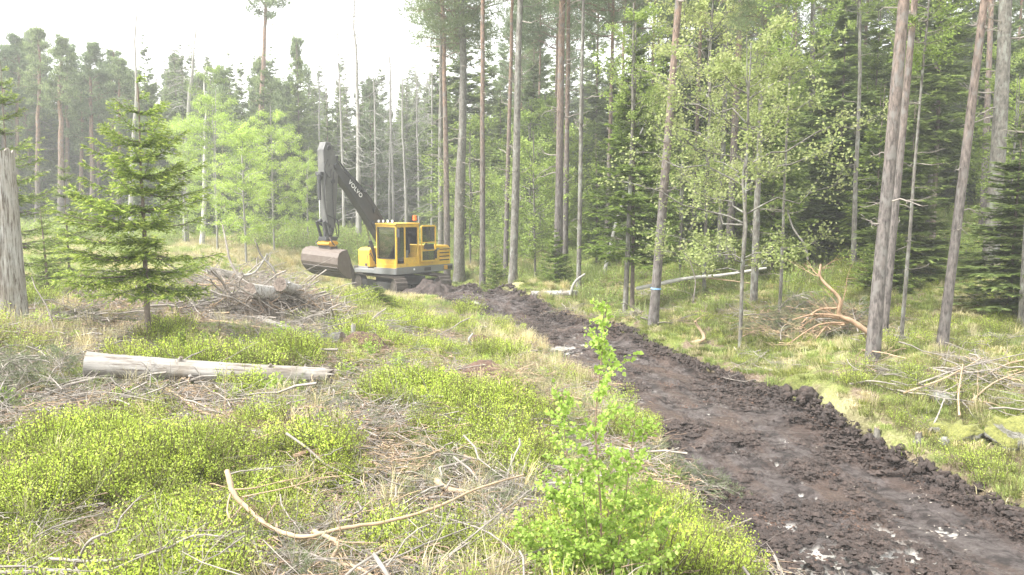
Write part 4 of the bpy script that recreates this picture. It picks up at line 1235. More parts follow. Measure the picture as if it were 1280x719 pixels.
MB().tube(curve([(BXc - .1, .2, 1.8), (BXc - .12, .6, 2.9), (BXc - .12, 1.3, 3.95), (BXc - .12, 2.1, 4.78), (BXc - .12, 2.9, 5.42), (BXc - .12, 3.4, 5.85), (BXc - .12, 3.75, 6.0), (BXc - .2, 4.0, 5.6)]), .028).tube(curve([(BXc + .1, .2, 1.8), (BXc + .12, .6, 2.95), (BXc + .12, 1.3, 4.0), (BXc + .12, 2.1, 4.82), (BXc + .12, 3.0, 5.55), (BXc + .1, 3.6, 6.1), (BXc + .2, 4.0, 5.7)]), .028).tube(curve([(BXc - .23, 1.0, 3.3), (BXc - .25, 1.7, 4.05), (BXc - .24, 2.4, 4.72), (BXc - .23, 3.2, 5.45)]), .02).build('hydraulic_hose', E['dark'], boom, 0)
MB().box((BXc - .25, 2.15, 4.62), (.1, .22, .14)).cyl((BXc - .34, 2.08, 4.58), (BXc - .28, 2.12, 4.6), .075, .06, 12).build('boom_lamp', E['dark'], boom, .015)
# stick: almost upright
stp = [(3.60, 6.10), (3.86, 6.62), (4.12, 6.62), (4.26, 6.30), (4.22, 4.95), (4.12, 3.3), (4.02, 2.75), (3.82, 2.75), (3.66, 3.3), (3.52, 4.9), (3.48, 5.5)]
stick = MB().prism(stp, BXc - .20, BXc + .20).build('stick', E['stick'], ex, .03, UP)
for p_ in ((3.92, 2.95), (3.98, 6.38), (3.8, 5.0)):
    MB().cyl((BXc - .26, *p_), (BXc + .26, *p_), .10, .10, 16).build('stick_pin', E['boom'], stick, .01)
ram((4.36, 5.25), (4.34, 3.35), .075, .55, (BXc,), stick)
MB().box((BXc, 4.30, 5.30), (.34, .22, .16)).box((BXc, 4.34, 5.12), (.2, .14, .14)).build('cylinder_bracket', E['boom'], stick, .02)
MB().tube(curve([(BXc - .22, 4.05, 5.9), (BXc - .26, 4.28, 5.5), (BXc - .3, 4.05, 5.15), (BXc - .24, 3.9, 5.5)]), .022).tube(curve([(BXc - .22, 4.1, 5.3), (BXc - .24, 4.3, 4.6), (BXc - .23, 4.2, 3.7), (BXc - .22, 4.0, 2.9)]), .022).tube(curve([(BXc - .22, 3.75, 5.4), (BXc - .25, 3.85, 4.6), (BXc - .23, 3.8, 3.6), (BXc - .3, 3.7, 2.7)]), .02).tube(curve([(BXc - .25, 4.2, 3.6), (BXc - .36, 3.9, 3.45), (BXc - .25, 3.6, 3.3), (BXc - .2, 3.55, 2.7), (BXc, 3.7, 2.4)]), .022).build('hydraulic_hose', E['dark'], stick, 0)
# linkage, tiltrotator, bucket hung under the stick; these keep level with the picture plane
lk = MB()
for x_ in (-.24, .24):
    lk.prism(thick([(4.34, 3.32), (4.10, 2.62)], [.06, .06]), BXc + x_ - .03, BXc + x_ + .03)
    lk.prism(thick([(4.34, 3.32), (3.98, 3.12)], [.05, .05]), BXc + x_ - .03, BXc + x_ + .03)
lk.box((BXc, 3.95, 2.60), (.5, .62, .16)).box((BXc, 3.95, 2.74), (.12, .4, .3))
lk.build('bucket_linkage', E['boom'], ex, .015, UP)
bc = UP @ Vector((BXc, 3.95, 0))
BK = Matrix.Translation((bc.x, bc.y, 0)) @ Matrix.Rotation(math.radians(-27), 4, 'Z') @ Matrix.Translation((0, 0, 2.3)) @ Matrix.Rotation(math.radians(4), 4, 'Y') @ Matrix.Translation((0, 0, -2.3))
MB().cyl((0, 0, 2.52), (0, 0, 2.40), .28, .28, 20).box((-.02, .0, 2.34), (.62, .34, .14)).cyl((-.33, -.24, 2.37), (.28, -.24, 2.41), .075, .075, 12).cyl((-.3, .24, 2.37), (.3, .24, 2.41), .075, .075, 12).box((.22, 0, 2.44), (.18, .4, .16)).build('tiltrotator', E['orange'], ex, .03, BK)
MB().box((0, 0, 2.23), (.64, .46, .12)).box((0, -.18, 2.27), (.4, .1, .26)).tube(curve([(-.45, -.1, 2.5), (-.5, -.2, 2.38), (-.3, -.25, 2.28)]), .025).tube(curve([(.2, -.2, 2.7), (.4, -.25, 2.5), (.42, -.1, 2.35)]), .028).build('quick_coupler', E['wear'], ex, .02, BK)
# bucket profile (y depth: negative towards the camera; z): closed shell with thickness, opening away and to the far side
BY = [(.06, 2.20), (-.28, 2.17), (-.46, 2.08), (-.54, 1.90), (-.55, 1.62), (-.47, 1.45), (-.34, 1.32), (-.20, 1.21), (-.05, 1.12), (.10, 1.05), (.26, 1.00), (.42, .97), (.62, .96)]
oc = np.array(BY)
Tn = nrm(np.gradient(oc, axis=0)); Nn = np.c_[-Tn[:, 1], Tn[:, 0]]
side = 1 if (Nn[len(Nn) // 2] @ (np.array([.1, 1.6]) - oc[len(oc) // 2])) > 0 else -1
ic = oc + Nn * .03 * side
prof = [tuple(p) for p in oc] + [tuple(p) for p in ic[::-1]]
BWd = .95
bk = MB().prism(prof, -BWd, BWd)
bk.box((0, .03, 2.16), (2 * BWd, .06, .10))
bucket = bk.build('bucket', E['bucket'], ex, .006, BK)
for x_ in (-BWd - .012, BWd + .012):
    MB().prism([tuple(p) for p in oc] + [(.50, 1.35), (.30, 1.8), (.05, 2.2)], x_ - .016, x_ + .016).build('bucket_side', E['bucket'], bucket, .004)
    MB().prism([(.44, .965), (.66, .965), (.58, 1.28), (.36, 1.62), (.28, 1.6)], x_ - .024, x_ + .024).build('side_cutter', E['wear'], bucket, .004)
for k in range(5, len(oc) - 1, 1):
    c_ = oc[k] - Nn[k] * .012 * side; ang = math.atan2(Tn[k, 1], Tn[k, 0])
    MB().box((0, c_[0], c_[1]), (2 * BWd - .04, .075, .035), Matrix.Rotation(ang, 4, 'X')).build('wear_strip', E['wear'], bucket, .004)
MB().box((0, .66, .985), (2 * BWd + .04, .20, .035)).build('cutting_edge', E['wear'], bucket, .005)

# peat heaped in front of the tracks
def heap(name, label, cx_, cy_, rx, ry, h, m, seed, n=46, kind='stuff', rough=.5, z=None):
    a = np.linspace(-1.15, 1.15, n); X_, Y_ = np.meshgrid(a, a)
    R_ = np.hypot(X_, Y_) * (1 + .35 * (fbm(X_ * 2 + seed, Y_ * 2, seed, 2) - .5))
    wx, wy = cx_ + X_ * rx, cy_ + Y_ * ry
    Z_ = h * np.clip(1 - R_ ** 2, -.3, 1) * (1 - rough / 2 + rough * fbm(wx * 2.2, wy * 2.2, seed + 3, 4)) + h * .45 * (fbm(wx * 5, wy * 5, seed + 7, 3) - .5) * (R_ < 1.05)
    g = ground(wx, wy) if z is None else z
    Z_ = g + Z_ - .03
    V = np.c_[wx.ravel(), wy.ravel(), Z_.ravel()]
    i = np.arange(n - 1)[:, None] * n + np.arange(n - 1)[None]
    Q = np.stack([i, i + 1, i + n + 1, i + n], -1).reshape(-1, 4)
    return new_obj(name, np_mesh(name, V, [Q], [m], None, None, True), kind=kind, label=label)
m, t, b = mat('loose_peat')
p_ = pos(t); n1 = noise(t, 9, 6, .75, p_)
t.links.new(ramp(t, n1, [(.3, (.012, .008, .007)), (.5, (.038, .026, .022)), (.7, (.095, .068, .058))]), b.inputs['Base Color'])
b.inputs['Roughness'].default_value = .8; bump(t, b, n1, 1.0, .05)
M['peat'] = m
hx, hy = (528 - 640) / F * 33.6, 33.6
heap('mud_heap', 'dark peat heaped up in front of the excavator tracks', hx + .35, hy - .3, 1.35, 1.2, .9, M['peat'], 3, kind='stuff')
# ------------------------------------------------------------------ ground plants and brushwood
def leaf_clump(name, seed, R, H, ns, nlv, ls, m, stem_m, lr=.6, spread=.8, lean=.5):
    r = np.random.default_rng(seed); acc = Acc()
    a = r.uniform(0, 6.28, ns); d = np.c_[np.cos(a), np.sin(a)] ; b0 = d * R * .55 * r.uniform(0, 1, (ns, 1)) ** .5
    t = np.linspace(0, 1, 4); h = H * r.uniform(.55, 1.1, ns)
    dd = d * (lean * R * r.uniform(.1, 1, (ns, 1)))
    p = np.zeros((ns, 4, 3)); p[:, :, :2] = b0[:, None] + dd[:, None] * (t ** 1.3)[None, :, None]; p[:, :, 2] = h[:, None] * t
    V, Q = tubes(p, .0022 * np.ones((ns, 4)), 3); acc.add(V, Q, 1, .4)
    si = np.repeat(np.arange(ns), nlv); f = r.uniform(.3, 1.05, len(si))
    j = np.minimum((f * 3).astype(int), 2); g = f * 3 - j
    pb = p[si, j] * (1 - g[:, None]) + p[si, j + 1] * g[:, None] + r.normal(0, .008 + .045 * R * spread, (len(si), 3))
    pb[:, 2] = np.abs(pb[:, 2])
    dv = nrm(r.normal(0, 1, (len(si), 3)) + (0, 0, .7)); nn = np.array([0, 0, 1.0]) + r.normal(0, .5, (len(si), 3))
    s_ = ls * r.uniform(.6, 1.2, len(si))
    V, Q = elems(pb, dv, nn, s_, s_ * lr, True)
    tint = np.clip(r.normal(.42, .09, len(si)) + r.normal(0, .08, ns)[si] + .30 * (f - .6), 0, 1)
    acc.add(V, Q, 0, np.repeat(tint, 4))
    return acc.mesh(name, [m, stem_m])
def blades(name, seed, R, H, n, w, m, bend=.6):
    r = np.random.default_rng(seed); acc = Acc()
    a = r.uniform(0, 6.28, n); d = np.c_[np.cos(a), np.sin(a), a * 0]; sidev = np.c_[-np.sin(a), np.cos(a), a * 0]
    b0 = d * R * r.uniform(0, 1, (n, 1)) * .5; b0[:, :2] += r.normal(0, R * .15, (n, 2))
    h = H * r.uniform(.4, 1.1, n)[:, None]; bn = bend * r.uniform(.2, 1.2, n)[:, None]
    mid = b0 + d * h * bn * .3 + np.array([0, 0, 1]) * h * .62; tip = b0 + d * h * bn + np.array([0, 0, 1]) * h * (1 - .35 * bn)
    V = np.stack([b0 - sidev * w / 2, b0 + sidev * w / 2, mid + sidev * w * .4, mid - sidev * w * .4, tip], 1).reshape(-1, 3)
    k = np.arange(n) * 5
    tint = np.repeat(np.clip(r.normal(.45, .2, n), 0, 1), 5)
    acc.add(V, np.stack([k, k + 1, k + 2, k + 3], 1), 0, tint)
    acc.F3.append(np.stack([k + 3, k + 2, k + 4], 1)); acc.M3.append(np.zeros(n, int)); acc.S3.append(np.zeros(n, bool))
    return acc.mesh(name, [m])
def twigs(name, seed, n, L, rad, m, flat=.18, R=.4, fork=3):
    r = np.random.default_rng(seed); acc = Acc()
    k = 7; t = np.linspace(0, 1, k)
    c = r.normal(0, R * .5, (n, 3)); c[:, 2] = np.abs(r.normal(0, .04, n)) + .015
    a = r.uniform(0, 6.28, n); ln = L * r.uniform(.35, 1.1, n)
    d = np.c_[np.cos(a), np.sin(a), r.normal(0, flat, n)]
    p = c[:, None] + d[:, None] * ((t - .5)[None, :, None] * ln[:, None, None])
    w = np.cumsum(r.normal(0, .045, (n, k, 3)), 1) * ln[:, None, None] * np.array([1, 1, .5]); p += w
    p[:, :, 2] = np.maximum(p[:, :, 2], .004)
    rr_ = rad * r.uniform(.4, 1.3, n)
    V, Q = tubes(p, rr_[:, None] * (1 - .7 * t)[None], 4); acc.add(V, Q, 0, .5, True)
    if fork:
        b = np.repeat(np.arange(n), fork); j = r.integers(1, k - 1, len(b))
        st = p[b, j]; dv = nrm(nrm(p[b, j + 1] - p[b, j]) + r.normal(0, .6, (len(b), 3)) * np.array([1, 1, .7])); l2 = ln[b] * r.uniform(.15, .45, len(b))
        t2 = np.linspace(0, 1, 5)
        p2 = st[:, None] + dv[:, None] * (t2[None, :, None] * l2[:, None, None]) + np.cumsum(r.normal(0, .018, (len(b), 5, 3)), 1)
        V, Q = tubes(p2, (rr_[b] * .45)[:, None] * (1 - .6 * t2)[None], 3); acc.add(V, Q, 0, .5, True)
    return acc.mesh(name, [m])
def bough(name, seed, L, m, wood, nt=22, nper=34, nl=.06, spread=.45):
    """a cut conifer bough lying down: stem, side twigs, brushes of long needles"""
    r = np.random.default_rng(seed); acc = Acc()
    t = np.linspace(0, 1, 7)
    main = np.zeros((1, 7, 3)); main[0, :, 0] = (t - .5) * L; main[0, :, 1] = np.cumsum(r.normal(0, .03, 7)) * L; main[0, :, 2] = .05 + .16 * np.sin(t * 3.0) * L
    V, Q = tubes(main, (.011 * (1 - .8 * t))[None], 4); acc.add(V, Q, 1, .5, True)
    f = r.uniform(.1, 1, nt); j = np.minimum((f * 6).astype(int), 5); g = f * 6 - j
    p0 = main[0, j] * (1 - g[:, None]) + main[0, j + 1] * g[:, None]
    sg = np.where(r.uniform(0, 1, nt) < .5, 1, -1)
    td = nrm(np.c_[r.uniform(.4, 1, nt), sg * r.uniform(.3, 1.1, nt), r.normal(.12, .3, nt)])
    tl = L * spread * (1.1 - f) * r.uniform(.5, 1.1, nt) + .08
    t2 = np.linspace(0, 1, 4); p2 = p0[:, None] + td[:, None] * (t2[None, :, None] * tl[:, None, None]); p2[:, :, 2] -= (t2 ** 2)[None] * .05; p2[:, :, 2] = np.maximum(p2[:, :, 2], .01)
    V, Q = tubes(p2, .004 * (1 - .5 * t2)[None] * np.ones((nt, 1)), 3); acc.add(V, Q, 1, .5)
    ti = np.repeat(np.arange(nt), nper); ff = r.uniform(.35, 1.02, len(ti))
    j = np.minimum((ff * 3).astype(int), 2); g = ff * 3 - j
    pb = p2[ti, j] * (1 - g[:, None]) + p2[ti, j + 1] * g[:, None]
    dv = nrm(td[ti] * .8 + r.normal(0, .6, (len(ti), 3)))
    V, T = elems(pb, dv, r.normal(0, 1, (len(ti), 3)), nl * r.uniform(.6, 1.2, len(ti)), .004)
    acc.add(V, T, 0, np.repeat(np.clip(r.normal(.5, .2, len(ti)), 0, 1), 3))
    return acc.mesh(name, [m, wood])
BIL = [leaf_clump('bilberry_clump', s_, .24, .23, 30, 25, .0155, M['bilberry'], M['shoot']) for s_ in (1, 2, 3)]
OLI = [leaf_clump('dwarf_shrub_clump', s_, .22, .15, 28, 20, .0125, M['olive_shrub'], M['shoot']) for s_ in (4, 5)]
BIGL = [leaf_clump('low_shrub', s_, .6, .55, 18, 14, .06, M['broad_leaf'], M['twig_brown']) for s_ in (6, 7)]
HERB = [leaf_clump('herb_clump', s_, .3, .28, 14, 10, .045, M['birch_leaf'], M['grass'], .7) for s_ in (8, 9)]
GRS = [blades('grass_tuft', s_, .22, .34, 46, .006, M['grass']) for s_ in (1, 2)]
STRW = [blades('straw_tuft', s_, .2, .42, 46, .005, M['straw'], .5) for s_ in (3, 4)]
GRB = [blades('meadow_tuft', s_, .6, .45, 90, .016, M['grass']) for s_ in (5, 6)]
STB = [blades('meadow_straw_tuft', s_, .6, .55, 90, .014, M['straw'], .5) for s_ in (7, 8)]
SHORT = [blades('short_moss_grass', s_, .3, .09, 120, .008, m_, .9) for s_, m_ in ((9, M['grass']), (10, M['olive_shrub']), (11, M['straw']))]
TWG = [twigs('grey_twigs', s_, 10, .75, .0055, M['twig_grey']) for s_ in (1, 2, 3)] + [twigs('brown_twigs', 4, 9, .6, .005, M['twig_brown']), twigs('tan_twigs', 5, 6, .7, .008, M['tan_wood'])]
BRW = [twigs('coarse_sticks', s_, 5, 1.2, .012, M['twig_grey'], .12, .5, 4) for s_ in (6, 7)]
FINE = [twigs('bark_litter', s_, 26, .16, .004, m_, .1, .28, 0) for s_, m_ in ((8, M['twig_brown']), (9, M['twig_grey']), (10, M['tan_wood']))]
BGH = [bough('cut_bough', s_, .9, M['cut_needle'], M['twig_grey']) for s_ in (1, 2)]
BGD = [bough('faded_bough', s_, .9, M['dead_needle'], M['tan_wood']) for s_ in (3, 4)]

def field(x, y, blobs):
    v = np.zeros_like(x)
    for px, py, R_, a in blobs:
        c = hit(px, py)
        v = np.maximum(v, a * np.exp(-((x - c.x) ** 2 + (y - c.y) ** 2) / (2 * (R_ * .62) ** 2)))
    return v
G_BL = [(110,560,1.0,1),(210,600,1.0,1),(330,600,.9,.95),(230,545,.8,.9),(50,620,.9,1),(30,575,.8,.9),(160,680,.8,.9),(60,690,.6,.8),(400,590,.7,.8),(300,655,.7,.7),(290,474,.55,1.1),(240,470,.4,.9),
        (500,690,.5,.6),(640,690,.5,.9),(580,700,.5,.7),(700,700,.5,.9),(900,700,.35,1.2),(870,712,.3,1.0),(520,492,.8,1.1),(540,520,.7,.9),(610,452,.8,1.2),(570,455,.6,.9),(450,445,1.0,.8),(500,440,.9,.8),(540,415,1.5,.8),(420,480,.5,.4),(500,400,1.6,.6),(620,560,.6,.8),(560,560,.6,.8),(475,600,.4,.5),(760,690,.5,.9),(820,660,.4,.8)]
D_BL = [(40,470,1.4,1),(100,500,1.2,1),(20,530,.8,.9),(200,500,1.0,1),(330,520,1.1,1.1),(420,500,1.0,1.1),(430,545,.9,1.1),(470,590,.6,1.2),(380,560,.6,.9),(560,600,.5,.8),(600,640,.5,1),(520,650,.6,1),(440,690,.7,1),(380,690,.5,.8),(670,640,.4,.9),(640,480,.5,.6),
        (330,375,2.3,1.2),(290,400,1.8,1.1),(370,400,1.8,1.1),(240,410,1.8,.9),(90,415,1.6,1),(20,410,1.4,1),(430,420,1.4,.8),(180,650,.4,.4),(300,700,.5,.7),(100,712,.5,.8)]
def near_log(x, y):
    a_, b_ = hit(108, 462), hit(413, 474)
    t_ = np.clip(((x - a_.x) * (b_.x - a_.x) + (y - a_.y) * (b_.y - a_.y)) / ((b_.x - a_.x) ** 2 + (b_.y - a_.y) ** 2), 0, 1)
    px_, py_ = a_.x + t_ * (b_.x - a_.x), a_.y + t_ * (b_.y - a_.y)
    return (np.abs(x - px_) < .25) & (y - py_ < .2) & (y - py_ > -.55)
# foreground bank
n_ = 30000
x, y = cand(n_, -13, 3.0, 3.4, 24, 1.35)
keep = (np.abs(x) < y * .72 + .8) & ~near_log(x, y); x, y = x[keep], y[keep]
rd = road_dist(x, y); keep = rd > .12; x, y, rd = x[keep], y[keep], rd[keep]
g = field(x, y, G_BL); d = field(x, y, D_BL)
nz = fbm(x * .9, y * .9, 77, 3); nz2 = fbm(x * 2.4, y * 2.4, 87, 3)
u = rng.uniform(0, 1, len(x))
dist_keep = np.clip(1.25 - y / 34, .5, 1)
gp = np.clip((g - .5 * d) * 1.2 + (nz - .5) * 2.6 + (fbm(x * 3.1, y * 3.1, 191, 2) - .5) * 1.9 - .12, 0, 1) * .92
k = (u < gp) & (rng.uniform(0, 1, len(x)) < dist_keep)
pick = np.where(rng.uniform(0, 1, k.sum()) < np.clip(.15 + (nz2[k] - .45) * 2.2, .05, .9), 3 + rng.integers(0, 2, k.sum()), rng.integers(0, 3, k.sum()))
scatter('bilberry_undergrowth', 'bright green bilberry bushes covering the near bank', BIL + OLI, on_ground(x[k], y[k], -.02), (.45 + 1.0 * np.clip(nz[k] - .3, 0, .6) + .55 * fbm(x[k] * 2.8, y[k] * 2.8, 171, 2)) * rng.uniform(.7, 1.4, k.sum()) * (1 + y[k] * .012), pick, tilt=.12)
rest = ~k
q1 = rest & (rng.uniform(0, 1, len(x)) < np.clip(.10 + .38 * d + (nz2 - .5) * .45 - .10 * g, .03, .6) * .55)
scatter('brushwood_debris', 'grey and tan twigs strewn over the near bank', TWG + BRW, on_ground(x[q1], y[q1], -.01), rng.uniform(.6, 1.3, q1.sum()), rng.choice(7, q1.sum(), p=[.22, .2, .2, .12, .1, .08, .08]), tilt=.16)
q2 = rest & (rng.uniform(0, 1, len(x)) < .30)
scatter('bark_litter', 'brown bark flakes and broken sticks on the bank', FINE, on_ground(x[q2], y[q2], .0), rng.uniform(.8, 1.6, q2.sum()), rng.choice(3, q2.sum(), p=[.35, .35, .3]), tilt=.1)
q3 = rest & (rng.uniform(0, 1, len(x)) < np.clip((fbm(x * .7, y * .7, 97, 3) - .42) * .9, 0.01, .25) * sstep(6, 11, y))
scatter('bank_grass', 'green grass between the twigs of the bank', GRS + HERB, on_ground(x[q3], y[q3], -.01), rng.uniform(.5, 1.0, q3.sum()), rng.choice(4, q3.sum(), p=[.4, .35, .13, .12]), tilt=.1)
sb = field(x, y, [(660,430,1.2,1),(640,420,1.0,.9),(690,470,.8,.7),(650,455,.8,.8),(1000,700,.3,0),(70,440,1.2,.5),(420,395,2.0,.5)])
q4 = rest & (rng.uniform(0, 1, len(x)) < np.clip(.02 + .4 * sb, 0, .35))
scatter('bank_straw', 'dry straw grass beside the road', STRW, on_ground(x[q4], y[q4], -.01), rng.uniform(.6, 1.1, q4.sum()), tilt=.15)
bb = field(x, y, [(20,500,.7,1),(60,455,.9,.7),(660,620,.5,1),(600,600,.5,.7),(450,520,.8,.5),(720,640,.4,.7),(850,640,.35,1),(870,610,.35,1),(440,700,.5,.9),(540,640,.5,.6),(370,640,.4,.5)])
q5 = rest & (rng.uniform(0, 1, len(x)) < np.clip(.012 + .22 * bb, 0, .25))
scatter('bough_debris', 'cut pine boughs with grey green needles lying on the bank', BGH + BGD, on_ground(x[q5], y[q5], 0), rng.uniform(.45, .9, q5.sum()), rng.choice(4, q5.sum(), p=[.38, .32, .15, .15]), tilt=.2)

# low moss and short grass everywhere near
n_ = 26000
x, y = cand(n_, -26, 22, 5.0, 34, 1.1)
keep = (np.abs(x) < y * .72 + 1) & (road_dist(x, y) > .1); x, y = x[keep], y[keep]
right = x > np.interp(y, RR[:, 1], RR[:, 0]) - .3
pk = np.where(rng.uniform(0, 1, len(x)) < np.where(right, .2, .25), 2, np.where(rng.uniform(0, 1, len(x)) < np.where(right, .6, .45), 1, 0))
scatter('moss_and_short_grass', 'moss and short grass carpet', SHORT, on_ground(x, y, -.01), rng.uniform(.7, 1.5, len(x)), pk, tilt=.08)

# right bank
n_ = 16000
x, y = cand(n_, -2, 20, 5, 30, 1.2)
rx = np.interp(y, RR[:, 1], RR[:, 0])
keep = (x > rx) & (x < y * .72 + 1) & (road_dist(x, y) > .25); x, y = x[keep], y[keep]
nz = fbm(x * .8, y * .8, 107, 3); nz2 = fbm(x * 2, y * 2, 117, 3); u = rng.uniform(0, 1, len(x))
k = u < np.clip((nz - .40) * 1.6, .02, .6)
scatter('dwarf_shrub_undergrowth', 'olive and green dwarf shrubs on the bank beyond the road', OLI + BIL[:2], on_ground(x[k], y[k], -.02), rng.uniform(.7, 1.4, k.sum()), rng.choice(4, k.sum(), p=[.4, .35, .15, .1]), tilt=.1)
k = (~(u < np.clip((nz - .40) * 1.6, .02, .6))) & (rng.uniform(0, 1, len(x)) < .20)
scatter('roadside_grass', 'thin green and straw grass beyond the road', GRS + STRW, on_ground(x[k], y[k], -.01), rng.uniform(.4, .9, k.sum()), rng.choice(4, k.sum(), p=[.3, .3, .2, .2]), tilt=.1)
tb = field(x, y, [(1200,470,1.5,1),(1260,450,1.4,1),(1150,490,.9,.8),(1100,480,1.0,.6),(1240,490,1,.8),(1020,400,1.6,.5),(870,400,2,.5),(1230,530,.6,.5)])
k = rng.uniform(0, 1, len(x)) < np.clip(.012 + .11 * tb, 0, .2)
scatter('roadside_debris', 'dry branches and twigs on the bank beyond the road', TWG + BRW, on_ground(x[k], y[k], 0), rng.uniform(.7, 1.4, k.sum()), tilt=.14)

# meadow in the clearing and forest floor beyond
n_ = 15000
x, y = cand(n_, -45, 2, 20, 62, 1.0)
keep = (np.abs(x) < y * .72 + 1) & (road_dist(x, y) > .4) & ~((np.abs(x - EX.x - .2) < 3.2) & (y < EX.y + 2.6) & (y > 31)); x, y = x[keep], y[keep]
nz = fbm(x * .25, y * .25, 127, 4)
pk = np.where(nz + rng.normal(0, .06, len(x)) > .53, 2 + rng.integers(0, 2, len(x)), rng.integers(0, 2, len(x)))
scatter('meadow_grass', 'tall pale grass of the clearing with dry straw patches', GRB + STB, on_ground(x, y, -.02), rng.uniform(.35, .95, len(x)) * np.where(y < 34, .7, 1), pk, tilt=.1)
n_ = 9000
x, y = cand(n_, -3, 42, 20, 62, 1.0)
rx = np.interp(y, RR[:, 1], RR[:, 0]); keep = (x > rx + .5) & (x < y * .72 + 1); x, y = x[keep], y[keep]
nz = fbm(x * .3, y * .3, 137, 4); u = rng.uniform(0, 1, len(x))
pk = np.where(u < .55, rng.integers(0, 2, len(x)), 2 + rng.integers(0, 2, len(x)))
k = rng.uniform(0, 1, len(x)) < np.clip((nz - .30) * 2, .1, .9)
scatter('forest_undergrowth', 'low green shrubs and grass under the forest', BIGL + GRB, on_ground(x[k], y[k], -.03), rng.uniform(.4, 1.25, k.sum()), pk[k], tilt=.1)
n_ = 1500
x, y = cand(n_, -44, 6, 43, 62, 1.0)
k = fbm(x * .3, y * .3, 147, 3) > .5
scatter('clearing_undergrowth', 'green bushes along the far edge of the clearing', BIGL, on_ground(x[k], y[k], -.03), rng.uniform(1.0, 2.2, k.sum()), tilt=.1)

# ------------------------------------------------------------------ peat clods along the road, wood chips on it
CL = [rock_mesh('peat_clod', [M['peat']], s_, 2, 1.3, .6) for s_ in (1, 2, 3)]
n_ = 2600
tt_ = rng.uniform(.12, .97, n_); l_ = np.stack([np.interp(tt_, tt, _l[:, i]) for i in (0, 1)], -1); r_ = np.stack([np.interp(tt_, tt, _r[:, i]) for i in (0, 1)], -1)
mixv = np.where(rng.uniform(0, 1, n_) < .72, 1 + rng.normal(.0, .03, n_), np.where(rng.uniform(0, 1, n_) < .6, rng.normal(0.0, .04, n_), rng.uniform(0, 1, n_)))
pxy = l_ * (1 - mixv[:, None]) + r_ * mixv[:, None]
amt = fbm(tt_ * 40, tt_ * 0 + 3.3, 5, 3)
sc_ = rng.uniform(.12, 1, n_) ** 3 * .036 + .004 * np.where(np.abs(mixv - 1) < .12, .6 + 1.8 * amt, .7)
zc = base_h(pxy[:, 0], pxy[:, 1]) + np.where(np.abs(mixv - 1) < .12, -.02 + .10 * amt, -.11) 
scatter('peat_clods', 'dark peat clods thrown up along the road edges', CL, np.c_[pxy, zc], sc_ * 1.5, tilt=.8)
ch = leaf_clump  # pale chips
def chips(name, seed, n, m):
    r = np.random.default_rng(seed); acc = Acc()
    c = r.normal(0, .12, (n, 3)); c[:, 2] = np.abs(c[:, 2]) * .05 + .004
    a = r.uniform(0, 6.28, n); V, Q = elems(c, np.c_[np.cos(a), np.sin(a), r.normal(0, .15, n)], np.array([0, 0, 1.]) + r.normal(0, .3, (n, 3)), r.uniform(.01, .045, n), .007, True)
    acc.add(V, Q, 0, .5); return acc.mesh(name, [m])
CH = [chips('pale_chips', 1, 14, simple('pale_wood_chip', (.46, .41, .35), .7)), chips('dark_chips', 2, 16, M['rust_soil'])]
n_ = 420
tt_ = rng.uniform(.12, .95, n_); l_ = np.stack([np.interp(tt_, tt, _l[:, i]) for i in (0, 1)], -1); r_ = np.stack([np.interp(tt_, tt, _r[:, i]) for i in (0, 1)], -1)
mixv = np.clip(rng.normal(.5, .2, n_), .05, .95)[:, None]
pxy = l_ * (1 - mixv) + r_ * mixv
k = fbm(pxy[:, 0] * 1.1, pxy[:, 1] * 1.1, 15, 3) > .56
pxy = pxy[k]
scatter('wood_chips_litter', 'pale and rusty wood chips pressed into the road', CH, np.c_[pxy, base_h(pxy[:, 0], pxy[:, 1]) - .075], rng.uniform(.6, 1.3, len(pxy)), tilt=.05)

def crumbs(name, seed, n, R_, s0, s1, m):
    r = np.random.default_rng(seed); acc = Acc()
    oc_ = np.array([(1, 0, 0), (0, 1, 0), (-1, 0, 0), (0, -1, 0), (0, 0, 1), (0, 0, -.5)], float)
    Fo = np.array([(0, 1, 4), (1, 2, 4), (2, 3, 4), (3, 0, 4), (1, 0, 5), (2, 1, 5), (3, 2, 5), (0, 3, 5)])
    a = r.uniform(0, 6.28, n); q_ = R_ * r.uniform(0, 1, n) ** .6
    for i_ in range(n):
        s_ = s0 + (s1 - s0) * r.uniform(0, 1) ** 2.5
        v = oc_ * (1 + r.normal(0, .3, (6, 1))) * s_ * np.array([1.2, 1, .6]); c_, s2 = math.cos(a[i_] * 3), math.sin(a[i_] * 3)
        v = np.c_[v[:, 0] * c_ - v[:, 1] * s2, v[:, 0] * s2 + v[:, 1] * c_, v[:, 2]]
        acc.add(v + (math.cos(a[i_]) * q_[i_], math.sin(a[i_]) * q_[i_], s_ * .2), Fo, 0, .5)
    return acc.mesh(name, [m])
CRB = [crumbs('peat_crumbs', 1, 60, .22, .006, .035, M['peat']), crumbs('peat_crumbs', 2, 40, .25, .008, .05, M['peat']), crumbs('rusty_crumbs', 3, 50, .2, .005, .022, M['rust_soil'])]
n_ = 9000
tt_ = rng.uniform(.12, .97, n_) ; l_ = np.stack([np.interp(tt_, tt, _l[:, i]) for i in (0, 1)], -1); r_ = np.stack([np.interp(tt_, tt, _r[:, i]) for i in (0, 1)], -1)
mixv = rng.uniform(-.02, 1.04, n_)[:, None]; pxy = l_ * (1 - mixv) + r_ * mixv
dens = sstep(.56, .68, fbm(pxy[:, 0] * 1.3, pxy[:, 1] * 1.3, 33, 4)) * .75 + .025 + .8 * (mixv[:, 0] > .94) + .5 * (mixv[:, 0] < .05)
k = rng.uniform(0, 1, n_) < dens; pxy = pxy[k]
